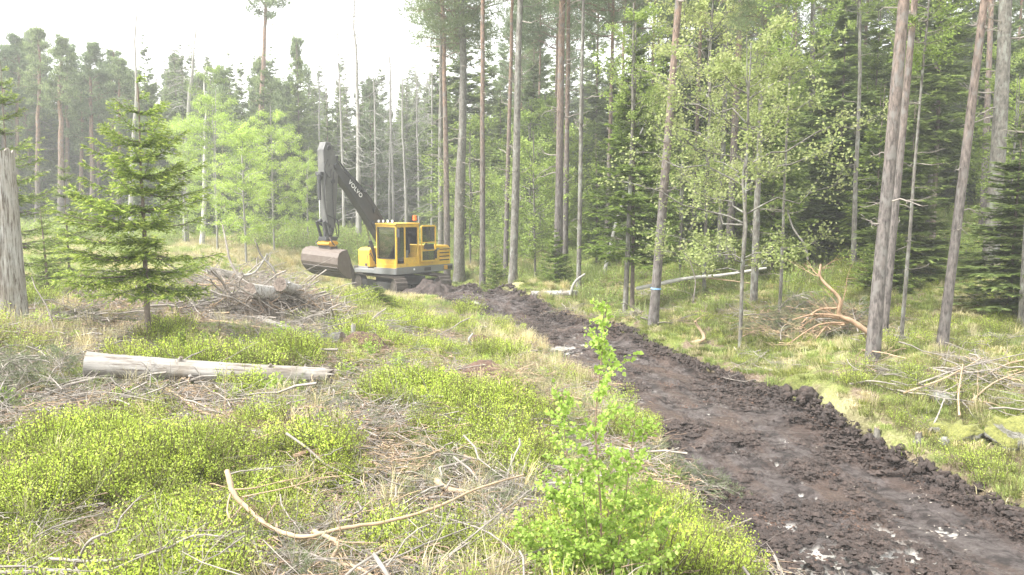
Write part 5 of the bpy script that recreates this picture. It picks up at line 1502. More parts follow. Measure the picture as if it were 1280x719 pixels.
# rest the crumbs on the road surface itself
_me = bpy.data.objects['dirt_road'].data
_co = np.zeros(len(_me.vertices) * 3, np.float32); _me.vertices.foreach_get('co', _co); _co = _co.reshape(ROWS, COLS, 3)
def road_z(p):
    d2 = (_co[:, COLS // 2, 0][None] - p[:, 0:1]) ** 2 + (_co[:, COLS // 2, 1][None] - p[:, 1:2]) ** 2
    i_ = d2.argmin(1); d3 = ((_co[i_, :, 0] - p[:, 0:1]) ** 2 + (_co[i_, :, 1] - p[:, 1:2]) ** 2); j_ = d3.argmin(1)
    road_z.wet = WETG[i_, j_]
    return _co[i_, j_, 2]
rz_ = road_z(pxy); kk = road_z.wet < .1; pxy, rz_ = pxy[kk], rz_[kk]
scatter('peat_crumb_rubble', 'loose dark peat crumbs strewn over the road', CRB, np.c_[pxy, rz_ + .004], rng.uniform(.5, 1.3, len(pxy)), rng.choice(3, len(pxy), p=[.54, .37, .09]), tilt=.08)
# ------------------------------------------------------------------ single branches, logs, stones
def hit_s(px, py, h):
    """as hit(), on the smooth ground without its small bumps"""
    r_ = ray(px, py); ds = np.linspace(2.5, 60, 6000)
    z_ = CZ + r_.z * ds / r_.y; g_ = base_h(r_.x * ds / r_.y, ds) + h
    k_ = int(np.argmax(z_ < g_)); return Vector((r_.x * ds[k_] / r_.y, ds[k_], z_[k_]))
def branch(name, label, pts, r0, r1, m, nsub=6, sublen=.5, seed=0, cat='branch', group=None, up=.15, fork=2, sides=7, knobs=True, sub_r=.45, d=None, raise_=0.0):
    """pts: (px, py, height above the ground) along the stem"""
    r = np.random.default_rng(seed + 100)
    P3 = [hit_s(px, py, h + raise_) for px, py, h in pts] if d is None else [P(px, py, d + .25 * h) for px, py, h in pts]
    jit = r.normal(0, .012 if d is None else .035 * r0 / .03, (len(P3), 3)); c = curve([p[:] for p in np.array([q[:] for q in P3]) + jit], 8)
    L_ = np.linalg.norm(np.diff(c, axis=0), axis=1).sum()
    c = c + np.r_[np.zeros((1, 3)), r.normal(0, .0015, (len(c) - 2, 3)), np.zeros((1, 3))]
    o0 = c.mean(0); c = c - o0
    t = np.linspace(0, 1, len(c)); rad = (r0 + (r1 - r0) * t) * (1 + r.normal(0, .06, len(c)))
    acc = Acc()
    V, Q = tubes(c[None], rad[None], sides); acc.add(V, Q, 0, .5, True)
    for e, f_ in ((0, -1), (len(c) - 1, 1)):
        ring = V[e * sides:(e + 1) * sides]; ctr = c[e]
        acc.add(np.r_[ring, [ctr]], [(i_, (i_ + 1) % sides, sides) for i_ in range(sides)], 1 if e == 0 else 0, .5)
    for s_ in range(nsub):
        j = r.integers(1, len(c) - 2); T = nrm(c[j + 1] - c[j])
        dv = nrm(T * r.uniform(.3, 1) + r.normal(0, .6, 3) + (0, 0, up)); l2 = sublen * r.uniform(.4, 1.1)
        t2 = np.linspace(0, 1, 7); bend = r.normal(0, .22, 3)
        p2 = c[j] + dv * (t2[:, None] * l2) + bend * (t2 ** 2)[:, None] * l2 + np.cumsum(r.normal(0, .02, (7, 3)), 0) * l2
        rs = rad[j] * sub_r * r.uniform(.5, 1)
        V, Q = tubes(p2[None], (rs * (1 - .8 * t2))[None], 5); acc.add(V, Q, 0, .5, True)
        for q_ in range(fork):
            i_ = r.integers(1, 5); d3 = nrm(p2[i_ + 1] - p2[i_] + r.normal(0, .6, 3) * l2 / 6); t3 = np.linspace(0, 1, 5)
            p3 = p2[i_] + d3 * (t3[:, None] * l2 * r.uniform(.2, .6)) + np.cumsum(r.normal(0, .02, (5, 3)), 0) * l2
            V, Q = tubes(p3[None], (rs * .5 * (1 - .75 * t3))[None], 4); acc.add(V, Q, 0, .5, True)
    return new_obj(name, acc.mesh(name, [m, M['cut_end']]), label=label, cat=cat, group=group, loc=tuple(o0))
PX = 1 / F
branch('crooked_branch', 'long crooked tan branch with upright broken stub lying across the near bilberries', [(287, 588, .35), (291, 618, .22), (308, 640, .12), (340, 662, .08), (385, 670, .1), (430, 664, .12), (490, 650, .15), (545, 634, .18), (600, 612, .25), (652, 596, .3)], .021, .008, M['tan_wood'], 12, .7, 1, up=.2, raise_=.14)
branch('forked_branch', 'tan side limb curling down beneath the long crooked branch', [(390, 668, .1), (425, 681, .08), (415, 698, .05), (440, 708, .04), (480, 726, .05)], .016, .009, M['tan_wood'], 6, .5, 2, raise_=.14)
branch('forked_branch', 'grey knotted branch in the nearest corner under the bilberries', [(-20, 716, .05), (40, 713, .06), (90, 708, .07), (125, 716, .05)], .016, .011, M['twig_grey'], 6, .4, 3, raise_=.12)
branch('forked_branch', 'thin pale branch arching up from the grey knotted branch', [(90, 710, .05), (112, 676, .25), (138, 663, .28), (152, 645, .36), (176, 622, .45)], .010, .004, M['twig_grey'], 5, .35, 4, raise_=.1)
branch('forked_branch', 'long thin grey branch sweeping from the near corner to the tan branch', [(60, 704, .05), (120, 704, .12), (170, 700, .15), (208, 680, .2), (240, 668, .22), (285, 667, .2)], .011, .007, M['twig_grey'], 12, .6, 5, raise_=.12)
branch('upright_twig', 'bare forked twig sticking up among the near bilberries', [(72, 640, 0), (76, 615, .16), (86, 598, .28), (86, 578, .4)], .009, .005, M['twig_grey'], 3, .2, 6, d=6.3)
branch('crooked_branch', 'long pale branch lying below the silver log', [(180, 473, .12), (215, 492, .1), (252, 515, .08), (285, 524, .06), (315, 528, .05)], .022, .012, M['tan_wood'], 6, .6, 7)
branch('crooked_branch', 'slim pale branch crossing the brown twigs in mid bank', [(278, 545, .08), (310, 528, .15), (345, 510, .2), (380, 500, .2)], .012, .006, M['twig_grey'], 5, .5, 8)
branch('cut_stick', 'short cut orange limb beside the young birch', [(578, 572, .08), (600, 580, .07), (632, 592, .05)], .030, .022, M['fresh_orange'], 1, .25, 9, raise_=.1)
branch('cut_stick', 'short cut pale limb below the orange limb', [(545, 603, .06), (560, 611, .05), (580, 619, .03)], .028, .024, M['tan_wood'], 0, .2, 10, raise_=.1)
branch('cut_stick', 'grey stub of wood lying under the crooked tan branch', [(550, 653, .05), (568, 652, .05), (584, 651, .05)], .026, .024, M['twig_grey'], 0, .2, 11, raise_=.1)
branch('cut_stick', 'peeled yellowish stick lying among the brown litter', [(368, 571, .05), (388, 568, .05), (405, 572, .04)], .024, .02, M['fresh_orange'], 0, .2, 12, raise_=.06)
branch('crooked_branch', 'pale curved branch beside the orange cut limb near the faded bough', [(690, 542, .1), (672, 548, .12), (655, 558, .1), (642, 548, .1), (618, 548, .08)], .013, .009, M['tan_wood'], 5, .35, 13)
branch('upright_twig', 'pale forked stick standing in front of the silver log', [(98, 540, 0), (100, 520, .2), (99, 502, .35)], .016, .011, M['tan_wood'], 3, .25, 14, d=8.2)
branch('thin_pole', 'long thin dark branch slanting over the debris behind the log', [(330, 430, .25), (370, 420, .35), (400, 411, .4), (437, 402, .5)], .014, .006, M['twig_grey'], 5, .4, 15)
branch('upright_stick', 'bare curved limb rising from the branch heap', [(302, 352, .15), (292, 330, .6), (283, 305, 1.0), (277, 280, 1.5)], .035, .016, M['twig_grey'], 4, .7, 16, d=18.5)
branch('upright_stick', 'dark forked limb leaning over the end of the heaped log', [(345, 352, .2), (338, 335, .45), (325, 318, .8), (320, 306, 1.0)], .035, .018, M['grey_bark'], 4, .5, 17, d=17.8)
branch('upright_stick', 'pale limb bending out of the branch heap towards the meadow', [(305, 345, .2), (322, 340, .35), (332, 325, .6), (335, 316, .75)], .03, .018, M['pale_bark'], 4, .4, 18, d=18.2)
branch('thin_pole', 'pale pole leaning low across the branch heap', [(228, 386, .1), (255, 377, .25), (290, 368, .35), (325, 360, .4)], .045, .03, M['pale_bark'], 4, .6, 19)
branch('thin_pole', 'thin pole beneath the branch heap', [(240, 400, .1), (280, 402, .15), (330, 410, .15), (370, 418, .1)], .03, .015, M['tan_wood'], 6, .5, 20)
branch('thin_pole', 'pale peeled pole on the ground behind the young spruce', [(190, 410, .05), (235, 411, .06), (270, 418, .06), (300, 428, .05)], .035, .02, M['tan_wood'], 3, .5, 21)
branch('crooked_branch', 'dark curved root under the end of the heaped log', [(354, 372, .3), (360, 382, .15), (372, 390, .05)], .03, .018, M['grey_bark'], 2, .3, 22, d=17.3)
branch('thin_pole', 'slim grey pole propped against the silver snag', [(70, 415, 0), (58, 385, .3), (45, 360, .6), (40, 345, .9)], .012, .006, M['twig_grey'], 5, .5, 23, d=11.8)
branch('crooked_branch', 'orange broken pine bough arching up from the thickest pine foot', [(1092, 415, .35), (1072, 405, .42), (1055, 392, .6), (1043, 374, .9), (1034, 352, 1.25), (1025, 334, 1.6)], .05, .018, M['fresh_orange'], 9, .8, 24, up=.1, d=13.8)
for k_, (a_, b_) in enumerate([((1060, 402), (985, 428)), ((1052, 398), (1000, 410)), ((1046, 382), (1000, 402)), ((1058, 404), (1020, 425)), ((1050, 396), (990, 398))]):
    branch('forked_branch', ['lowest orange side limb trailing from the broken pine bough', 'long orange side limb under the broken pine bough', 'upper orange side limb reaching away from the broken pine bough', 'short orange side limb close to the thick pine foot', 'thin middle side limb of the broken pine bough'][k_],
           [(a_[0], a_[1], .4), ((a_[0] + b_[0]) / 2, (a_[1] + b_[1]) / 2 - 6, .35), (b_[0], b_[1], .15)], .022, .008, M['fresh_orange'], 3, .5, 30 + k_, d=13.9)
for k_, (a_, b_, c_, h_) in enumerate([((430, 730), (520, 690), (640, 640), .2), ((560, 700), (620, 650), (680, 600), .3), ((350, 725), (390, 700), (470, 700), .15), ((520, 640), (600, 660), (650, 700), .2), ((20, 690), (60, 660), (130, 640), .15), ((180, 715), (230, 695), (330, 690), .18), ((640, 560), (600, 530), (540, 520), .12), ((0, 505), (40, 480), (110, 470), .2), ((60, 500), (130, 490), (210, 505), .15), ((380, 540), (430, 520), (510, 505), .12)]):
    branch('dry_branch', ['wiry grey branch fanning out below the young birch', 'fine twigged pale branch bending over beside the young birch', 'short wiry branch in the nearest bilberries', 'thin grey branch crossing under the crooked tan branch tip', 'thin grey branch among the nearest bilberry shoots', 'twiggy grey branch between the two long near branches', 'grey branch lying in the gap between bilberry patches', 'grey branch in the brush at the foot of the snag', 'twisted grey branch in front of the silver log butt', 'forked grey branch over the brown litter in mid bank'][k_],
           [(a_[0], a_[1], h_ * .5), (b_[0], b_[1], h_), (c_[0], c_[1], h_ * .7)], .008, .004, M['twig_grey'], 20, .55, 150 + k_, up=.12, fork=3, raise_=.06)
fb = branch('fallen_birch', 'fallen thin birch pole resting across the low shrubs beyond the road', [(800, 358, .5), (850, 349, .6), (905, 341, .7), (968, 337, .8)], .06, .035, M['birch_bark'], 3, .8, 40, cat='fallen tree', up=.1, sub_r=.3, d=22)
branch('thin_pole', 'thin pale stem lying beneath the fallen birch pole', [(880, 347, .45), (905, 349, .4), (940, 354, .3)], .025, .015, M['tan_wood'], 2, .5, 41, d=22)
branch('bare_bush_limb', 'bare curved limb standing in front of the fallen birch pole', [(866, 378, 0), (868, 350, .45), (862, 325, .9), (852, 312, 1.15)], .018, .008, M['twig_grey'], 7, .6, 42, d=19.5)
branch('leaning_stick', 'leaning bare stem above the broken pine bough', [(1013, 325, .3), (1003, 305, 1.0), (992, 282, 1.7), (982, 258, 2.5)], .03, .02, M['grey_bark'], 3, .5, 43, up=.4, d=20)
branch('dead_root', 'pale torn root standing up at the road edge log', [(866, 428, .05), (878, 424, .2), (874, 410, .4), (866, 402, .5)], .05, .02, M['tan_wood'], 4, .4, 44, d=17.3)
branch('upright_stick', 'short dead stick standing at the end of the grey rotten log', [(716, 364, .1), (720, 352, .35), (731, 342, .6)], .05, .03, M['pale_bark'], 2, .3, 45, d=26)
for k_, (a_, b_, c_) in enumerate([((1130, 492), (1180, 470), (1228, 448)), ((1150, 478), (1210, 458), (1290, 440)), ((1060, 436), (1095, 440), (1132, 448)), ((1165, 462), (1200, 466), (1250, 460)), ((1198, 520), (1200, 492), (1204, 455)), ((1160, 540), (1172, 520), (1180, 500)), ((1215, 500), (1245, 478), (1290, 462)), ((1060, 480), (1085, 476), (1120, 482)), ((1225, 470), (1262, 452), (1300, 446))]):
    branch('dry_branch', ['long tan dry branch slanting up the bank above the lichen stone', 'thick tan dry branch on top of the brush heap by the frame edge', 'thin tan stick lying before the thickest pine foot', 'forked dry branch in the middle of the brush heap', 'upright grey stick leaning beside the lichen stone', 'short leaning stick by the low stump at the road edge', 'curved grey stick between the brush heap and the mossy boulder', 'bent grey stick in the moss nearest the road bend', 'grey dry branch crossing the thick tan one'][k_],
           [(a_[0], a_[1], .08), (b_[0], b_[1], .2), (c_[0], c_[1], .25)], .016, .008, M['tan_wood'] if k_ % 2 == 0 else M['twig_grey'], 7, .5, 50 + k_, up=.1)

def log(name, label, a, b, ha, hb, ra, rb_, m, seed=0, knots=5, cat='log', broken=False, sides=30, k=44, parent=None):
    A_, B_ = hit(a[0], a[1], ha), hit(b[0], b[1], hb)
    D_ = B_ - A_; L_ = D_.length; r = np.random.default_rng(seed)
    t = np.linspace(0, 1, k); an = np.arange(sides) * 2 * math.pi / sides
    rad = ra + (rb_ - ra) * t
    R_ = rad[:, None] * (1 + .22 * (fbm(t[:, None] * L_ * 1.3 + seed, np.cos(an)[None] * 1.2 + np.sin(an)[None] * 2.3, seed, 3) - .5) + .10 * (fbm(t[:, None] * 2.0, an[None] * 4.0, seed + 9, 3) - .5))
    sagy = .03 * L_ * (t - .5) ** 2
    V = np.stack([np.broadcast_to((t * L_)[:, None], R_.shape), R_ * np.cos(an), R_ * np.sin(an) + sagy[:, None]], -1)
    if broken: V[-1, :, 0] += r.uniform(-.12, .10, sides); V[-2, :, 0] += r.uniform(-.02, .02, sides)
    V = V.reshape(-1, 3)
    i = np.arange(k - 1)[:, None] * sides; s_ = np.arange(sides)[None]
    Q = np.stack([i + s_, i + (s_ + 1) % sides, i + sides + (s_ + 1) % sides, i + sides + s_], -1).reshape(-1, 4)
    acc = Acc(); acc.add(V, Q, 0, .5, True)
    for e in (0, k - 1):
        ring = V[e * sides:(e + 1) * sides]; c = ring.mean(0) + ((-.0 if e == 0 else -.02 if broken else 0), 0, 0)
        inner = ring * .5 + c * .5 + (r.uniform(-.01, .01, (sides, 1)) * np.array([1, 0, 0]))
        W_ = np.r_[ring, inner, [c]]
        acc.add(W_, [(x_, (x_ + 1) % sides, sides + (x_ + 1) % sides, sides + x_) for x_ in range(sides)], 1, .5)
        acc.add(np.r_[inner, [c]], [(x_, (x_ + 1) % sides, sides) for x_ in range(sides)], 1, .5)
    for q_ in range(knots):
        tx = r.uniform(.08, .92); a2 = r.uniform(-.4, 3.5); rr_ = ra + (rb_ - ra) * tx
        dv = np.array([r.uniform(-.3, .5), math.cos(a2), math.sin(a2)]); p0 = np.array([tx * L_, 0, 0]); 
        t2 = np.linspace(0, 1, 4); p2 = p0 + dv * (t2[:, None] * (rr_ * r.uniform(1.1, 1.45)))
        V2, Q2 = tubes(p2[None], (rr_ * r.uniform(.16, .26) * (1.5 - t2 * .8))[None], 8); acc.add(V2, Q2, 0, .5, True)
        V3 = np.r_[V2[-8:], [p2[-1]]]; acc.add(V3, [(x_, (x_ + 1) % 8, 8) for x_ in range(8)], 1, .5)
    o = new_obj(name, acc.mesh(name, [m, M['log_end']]), label=label, cat=cat)
    q_ = D_.to_track_quat('X', 'Z'); o.rotation_mode = 'QUATERNION'; o.rotation_quaternion = q_; o.location = A_
    return o
M['log_end'] = simple('weathered_log_end', (.15, .12, .10), .9, 0, 16, .4, .01)
log('silver_log', 'big silver barkless log with flat sawn end lying across the bank', (108, 458), (413, 472), .24, .17, .15, .105, M['log'], 1, 9, broken=True)
log('broken_log', 'dark broken log with knots on top of the branch heap', (312, 364), (368, 370), .62, .50, .14, .13, M['snag'], 2, 4, broken=True, k=26)
log('short_log', 'pale log with round sawn end behind the branch heap', (302, 346), (258, 338), .3, .35, .12, .14, M['grey_bark'], 3, 2, k=24)
log('rotten_log', 'low rotten log beneath the near end of the silver log', (352, 482), (408, 479), .05, .05, .07, .06, M['rotten'] if 'rotten' in M else M['grey_bark'], 4, 1, k=20)
log('grey_log', 'grey rotten log beyond the road by the young spruce', (664, 369), (722, 367), .1, .08, .13, .10, M['snag'], 5, 3, k=26)
log('round_log', 'short dark log with its round end showing behind the silver log', (392, 425), (428, 424), .1, .12, .10, .12, M['grey_bark'], 6, 1, k=20)
log('leaning_log', 'stout grey log leaning out of the branch heap towards the excavator', (350, 356), (372, 364), .75, .62, .13, .12, M['snag'], 12, 3, broken=True, k=16)
log('heap_log', 'pale thin log on the ground before the branch heap', (325, 400), (372, 416), .1, .08, .07, .06, M['log'], 7, 2, k=20)

# the tall snag
def snag():
    p = hit(14, 403); H_, R0 = 2.85, .245
    sides, k = 72, 60; r = np.random.default_rng(5)
    an = np.arange(sides) * 2 * math.pi / sides; t = np.linspace(0, 1, k)
    rad = R0 * (1 - .17 * t + .28 * np.exp(-t / .06))
    groove = fbm(np.cos(an)[None] * 9 + np.zeros((k, 1)), np.sin(an)[None] * 9 + t[:, None] * 1.1, 3, 3)
    crack = np.abs(fbm(np.cos(an)[None] * 5 + 40 + t[:, None] * .3, np.sin(an)[None] * 5 + t[:, None] * .5, 13, 3) - .5)
    R_ = rad[:, None] * (1 + .12 * (groove - .5) - .10 * np.exp(-(crack / .02) ** 2) + .06 * (fbm(np.cos(an)[None] * 2, np.sin(an)[None] * 2 + t[:, None] * 4, 23, 3) - .5))
    top = (fbm(np.cos(an) * 3, np.sin(an) * 3, 8, 3) - .5) * .16
    Zz = t[:, None] * H_ + (t[:, None] ** 8) * top[None]
    V = np.stack([R_ * np.cos(an) - .01 * Zz, R_ * np.sin(an), Zz], -1).reshape(-1, 3)
    i = np.arange(k - 1)[:, None] * sides; s_ = np.arange(sides)[None]
    Q = np.stack([i + s_, i + (s_ + 1) % sides, i + sides + (s_ + 1) % sides, i + sides + s_], -1).reshape(-1, 4)
    acc = Acc(); acc.add(V, Q, 0, .5, True)
    ring = V[-sides:]; c = ring.mean(0) - (0, 0, .08); inner = ring * .55 + c * .45 + np.c_[np.zeros((sides, 2)), r.uniform(-.03, .03, sides)]
    acc.add(np.r_[ring, inner], [(x_, (x_ + 1) % sides, sides + (x_ + 1) % sides, sides + x_) for x_ in range(sides)], 0, .5)
    acc.add(np.r_[inner, [c]], [(x_, (x_ + 1) % sides, sides) for x_ in range(sides)], 0, .5)
    new_obj('dead_snag', acc.mesh('dead_snag', [M['snag']]), label='thick silver dead snag with broken flat top at the edge of the bank', cat='dead tree', loc=(p.x, p.y, p.z - .12))
snag()

def stone(name, label, px, py, wpx, hpx, m, seed, rough=.3, sink=.3, cat='stone'):
    p = hit(px, py); s_ = wpx / F * p.y / 2; hh = hpx / F * p.y
    o = new_obj(name, rock_mesh(name, [m], seed, 4, rough, 1.0), label=label, cat=cat, loc=(p.x, p.y, p.z + hh * (.5 - sink)))
    o.scale = (s_, s_ * .85, hh * .62); o.rotation_euler = (0, 0, seed * 1.7)
    return o
def mossy(name):
    m, t, b = mat(name)
    p = pos(t); n1 = noise(t, 3.2, 5, .65, p); n2 = noise(t, 30, 4, .7, p)
    g = N(t, 'ShaderNodeNewGeometry'); sp = N(t, 'ShaderNodeSeparateXYZ'); t.links.new(g.outputs['Normal'], sp.inputs[0])
    ad = N(t, 'ShaderNodeMath', operation='ADD'); t.links.new(sp.outputs['Z'], ad.inputs[0]); t.links.new(n1, ad.inputs[1])
    f = ramp(t, ad.outputs[0], [(.45, (0, 0, 0)), (.62, (1, 1, 1))])
    st_ = ramp(t, n2, [(.3, (.13, .125, .11)), (.7, (.28, .27, .245))])
    ms = ramp(t, n2, [(.3, (.09, .10, .03)), (.7, (.22, .22, .06))])
    t.links.new(mixc(t, f, st_, ms), b.inputs['Base Color']); b.inputs['Roughness'].default_value = .95
    bump(t, b, n2, .9, .03)
    return m
M['mossy'] = mossy('moss_covered_stone')
stone('mossy_boulder', 'yellow green mossy boulder by the frame edge beyond the road', 1266, 556, 70, 40, M['mossy'], 3, .8, .35, 'boulder')
stone('mossy_boulder', 'moss capped mound of stone before the round grey stone', 1190, 545, 66, 34, M['mossy'], 5, .9, .5, 'boulder')
stone('grey_stone', 'round grey stone beneath the moss on the far road bank', 1199, 549, 17, 14, M['stone'], 7)
stone('grey_stone', 'flat lichen covered stone below the brush heap', 1178, 503, 42, 16, M['stone'], 9, .5)
stone('grey_stone', 'small brownish stone left of the round grey stone', 1180, 556, 12, 14, M['stone'], 11)
stone('grey_stone', 'pale grey boulder on the near bank in front of the road bend', 494, 432, 26, 15, M['stone'], 13, .35)
stone('grey_stone', 'small rounded stone among bilberries below the pale boulder', 564, 476, 12, 10, M['stone'], 15)
stone('grey_stone', 'pale stone sitting at the far edge of the road', 572, 371, 14, 7, M['stone'], 17)
stone('peat_lump', 'largest peat lump on the far rim of the road bend', 1008, 502, 26, 22, M['peat'], 19, .6, .3, 'clod')
stone('peat_lump', 'squat peat lump next to the largest one on the rim', 985, 496, 22, 18, M['peat'], 21, .6, .3, 'clod')
stone('peat_lump', 'peat lump lower down the far rim under the stump', 1038, 532, 24, 20, M['peat'], 23, .6, .3, 'clod')
stone('peat_lump', 'small brown peat lump before the mossy mound', 1162, 586, 16, 14, M['peat'], 25, .6, .3, 'clod')
def stump(name, label, px, py, wpx, hpx, m, seed):
    p = hit(px, py); r_ = wpx / F * p.y / 2; H_ = hpx / F * p.y
    sides = 20; an = np.arange(sides) * 2 * math.pi / sides; r = np.random.default_rng(seed)
    zs = np.array([-.1, 0, .15, .45, .8, 1.0]); fl = np.array([1.6, 1.45, 1.15, 1.0, .95, .92])
    R_ = r_ * fl[:, None] * (1 + .22 * (fbm(np.cos(an)[None] * 2 + seed, np.sin(an)[None] * 2 + zs[:, None], seed, 2) - .5))
    Zz = zs[:, None] * H_ + (zs[:, None] >= 1) * r.uniform(-.15, .2, sides)[None] * H_
    V = np.stack([R_ * np.cos(an), R_ * np.sin(an), Zz + 0 * R_], -1).reshape(-1, 3)
    k = len(zs); i = np.arange(k - 1)[:, None] * sides; s_ = np.arange(sides)[None]
    Q = np.stack([i + s_, i + (s_ + 1) % sides, i + sides + (s_ + 1) % sides, i + sides + s_], -1).reshape(-1, 4)
    acc = Acc(); acc.add(V, Q, 0, .5, True); ring = V[-sides:]; c = ring.mean(0) - (0, 0, .02)
    acc.add(np.r_[ring, [c]], [(x_, (x_ + 1) % sides, sides) for x_ in range(sides)], 1, .5)
    return new_obj(name, acc.mesh(name, [m, M['cut_end']]), label=label, cat='stump', loc=tuple(p))
stump('tree_stump', 'low grey stump on the road rim under the bent stick', 1096, 548, 8, 14, M['grey_bark'], 1)
stump('tree_stump', 'small weathered stump between road and mossy mound', 1148, 552, 9, 12, M['grey_bark'], 2)
stump('tree_stump', 'white broken stub standing behind the bilberries', 442, 426, 6, 20, M['pale_bark'], 3)
stump('tree_stump', 'grey stump in the grass before the excavator', 424, 398, 16, 9, M['grey_bark'], 4)
for k_, (px, py, rx_, h_, sd) in enumerate([(612, 478, .55, .16, 3), (455, 436, .45, .14, 5), (330, 545, .5, .08, 7), (540, 452, .4, .1, 9), (600, 437, .4, .16, 11), (420, 562, .4, .08, 13)]):
    c = hit(px, py)
    heap('bark_mound', 'rusty brown mound of bark and torn soil', c.x, c.y, rx_ * 1.1, rx_ * .8, h_ * 2.0, M['rust_soil'], sd, 26)
stake = branch('torn_stump_root', 'white splintered root standing beside the brown mound', [(598, 447, 0), (590, 432, .2), (586, 425, .3), (592, 417, .42)], .035, .015, M['pale_bark'], 2, .2, 71)
for k_, (px, py, L_, nb_) in enumerate([(655, 505, .62, 16), (860, 632, .5, 12), (20, 500, .9, 14)]):
    c = hit(px, py)
    pr_ = BGD if k_ == 0 else BGH
    a_ = rng.uniform(0, 6.28, nb_); rr_ = rng.uniform(0, L_, nb_) * .8
    z_ = .02 + .32 * (1 - rr_ / L_)
    xx_, yy_ = c.x + np.cos(a_) * rr_, c.y + np.sin(a_) * rr_
    scatter('bough_pile_foliage', ['heap of cut pine tops with faded tan needles', 'dark green spruce boughs hanging over the road edge', 'heap of grey green brush in front of the snag'][k_], pr_, on_ground(xx_, yy_, 0) + np.c_[xx_ * 0, yy_ * 0, z_], rng.uniform(.6, .95, nb_), tilt=.35)
    
# brush heap twigs on the branch pile, the brush round the broken bough
for nm, lb, lst, pr_, hgt, n_ in [('brush_pile_debris', 'tangle of grey sticks heaped behind the silver log', [(320, 366, 1.7), (290, 376, 1.5), (372, 402, .9), (300, 400, 1.2), (350, 385, 1.3), (365, 400, 1.0), (265, 372, 1.0)], TWG + BRW, .75, 420),
                             ('bough_brush_debris', 'dry pine brush under the broken bough', [(1030, 412, 1.0), (1000, 408, 1.0), (1050, 420, .7), (975, 418, .8)], TWG[3:] + BGH + BGD, .6, 150)]:
    P_ = []
    for j in range(n_):
        px, py, R_ = lst[j % len(lst)]; c = hit(px, py); a_ = rng.uniform(0, 6.28); q_ = rng.uniform(0, 1) ** .6
        x_, y_ = c.x + math.cos(a_) * q_ * R_, c.y + math.sin(a_) * q_ * R_ * .8
        P_.append((x_, y_, gh(x_, y_) + rng.uniform(0, hgt) * (1 - q_)))
    scatter(nm, lb, pr_, np.array(P_), rng.uniform(.8, 1.5, n_), tilt=.35)

# ------------------------------------------------------------------ near trees
hx_, hy_ = at_px(186, 12.0)
ht_ = new_obj('spruce_tree', None, label='young green spruce with light tips standing behind the silver log', cat='tree', loc=(hx_, hy_, gh(hx_, hy_) - .05))
t_ = new_obj('trunk', TR_SPR[0], ht_); t_.scale = (.052, .052, 3.9)
hc_ = spruce_crown('crown', 33, 3.0, 1.4, nb=110, seg=11, tw=2, per=9, el=.065, ew=.024, mats=YM_, droop=.34, tipup=.28, tip_tint=.65, point=.72, gap=13, twl=.40)
c_ = new_obj('crown', hc_, ht_, loc=(0, 0, .98)); c_.rotation_euler = (0, 0, 2.0)
YG = spruce_crown('yellow_green_spruce_crown', 34, 4.2, 1.2, nb=120, seg=9, tw=1, per=8, el=.09, ew=.024, mats=[M['larch2'] if 'larch2' in M else M['young_spruce'], M['spruce_bark']], droop=.3, tip_tint=.8, point=.8, gap=14)
for px, d, H_, lb in [(18, 17, 4.8, 'yellow green young spruce rising behind the silver snag'), (88, 21, 3.4, 'low yellow green spruce between the snag and the young spruce'), (60, 16, 1.9, 'small feathery spruce beside the snag foot')]:
    x_, y_ = at_px(px, d); csz = (H_ - .15) / 4.2
    tree('spruce_tree', lb, x_, y_, H_, .08, TR_SPR[1], YG, .12, csz, None, csz=csz)
x_, y_ = at_px(230, 11.0)
tree('spruce_tree', 'tiny spruce seedling at the foot of the young spruce', x_, y_, .55, .02, TR_SPR[1], C_YSP[0], .02, .26, None, csz=.26)

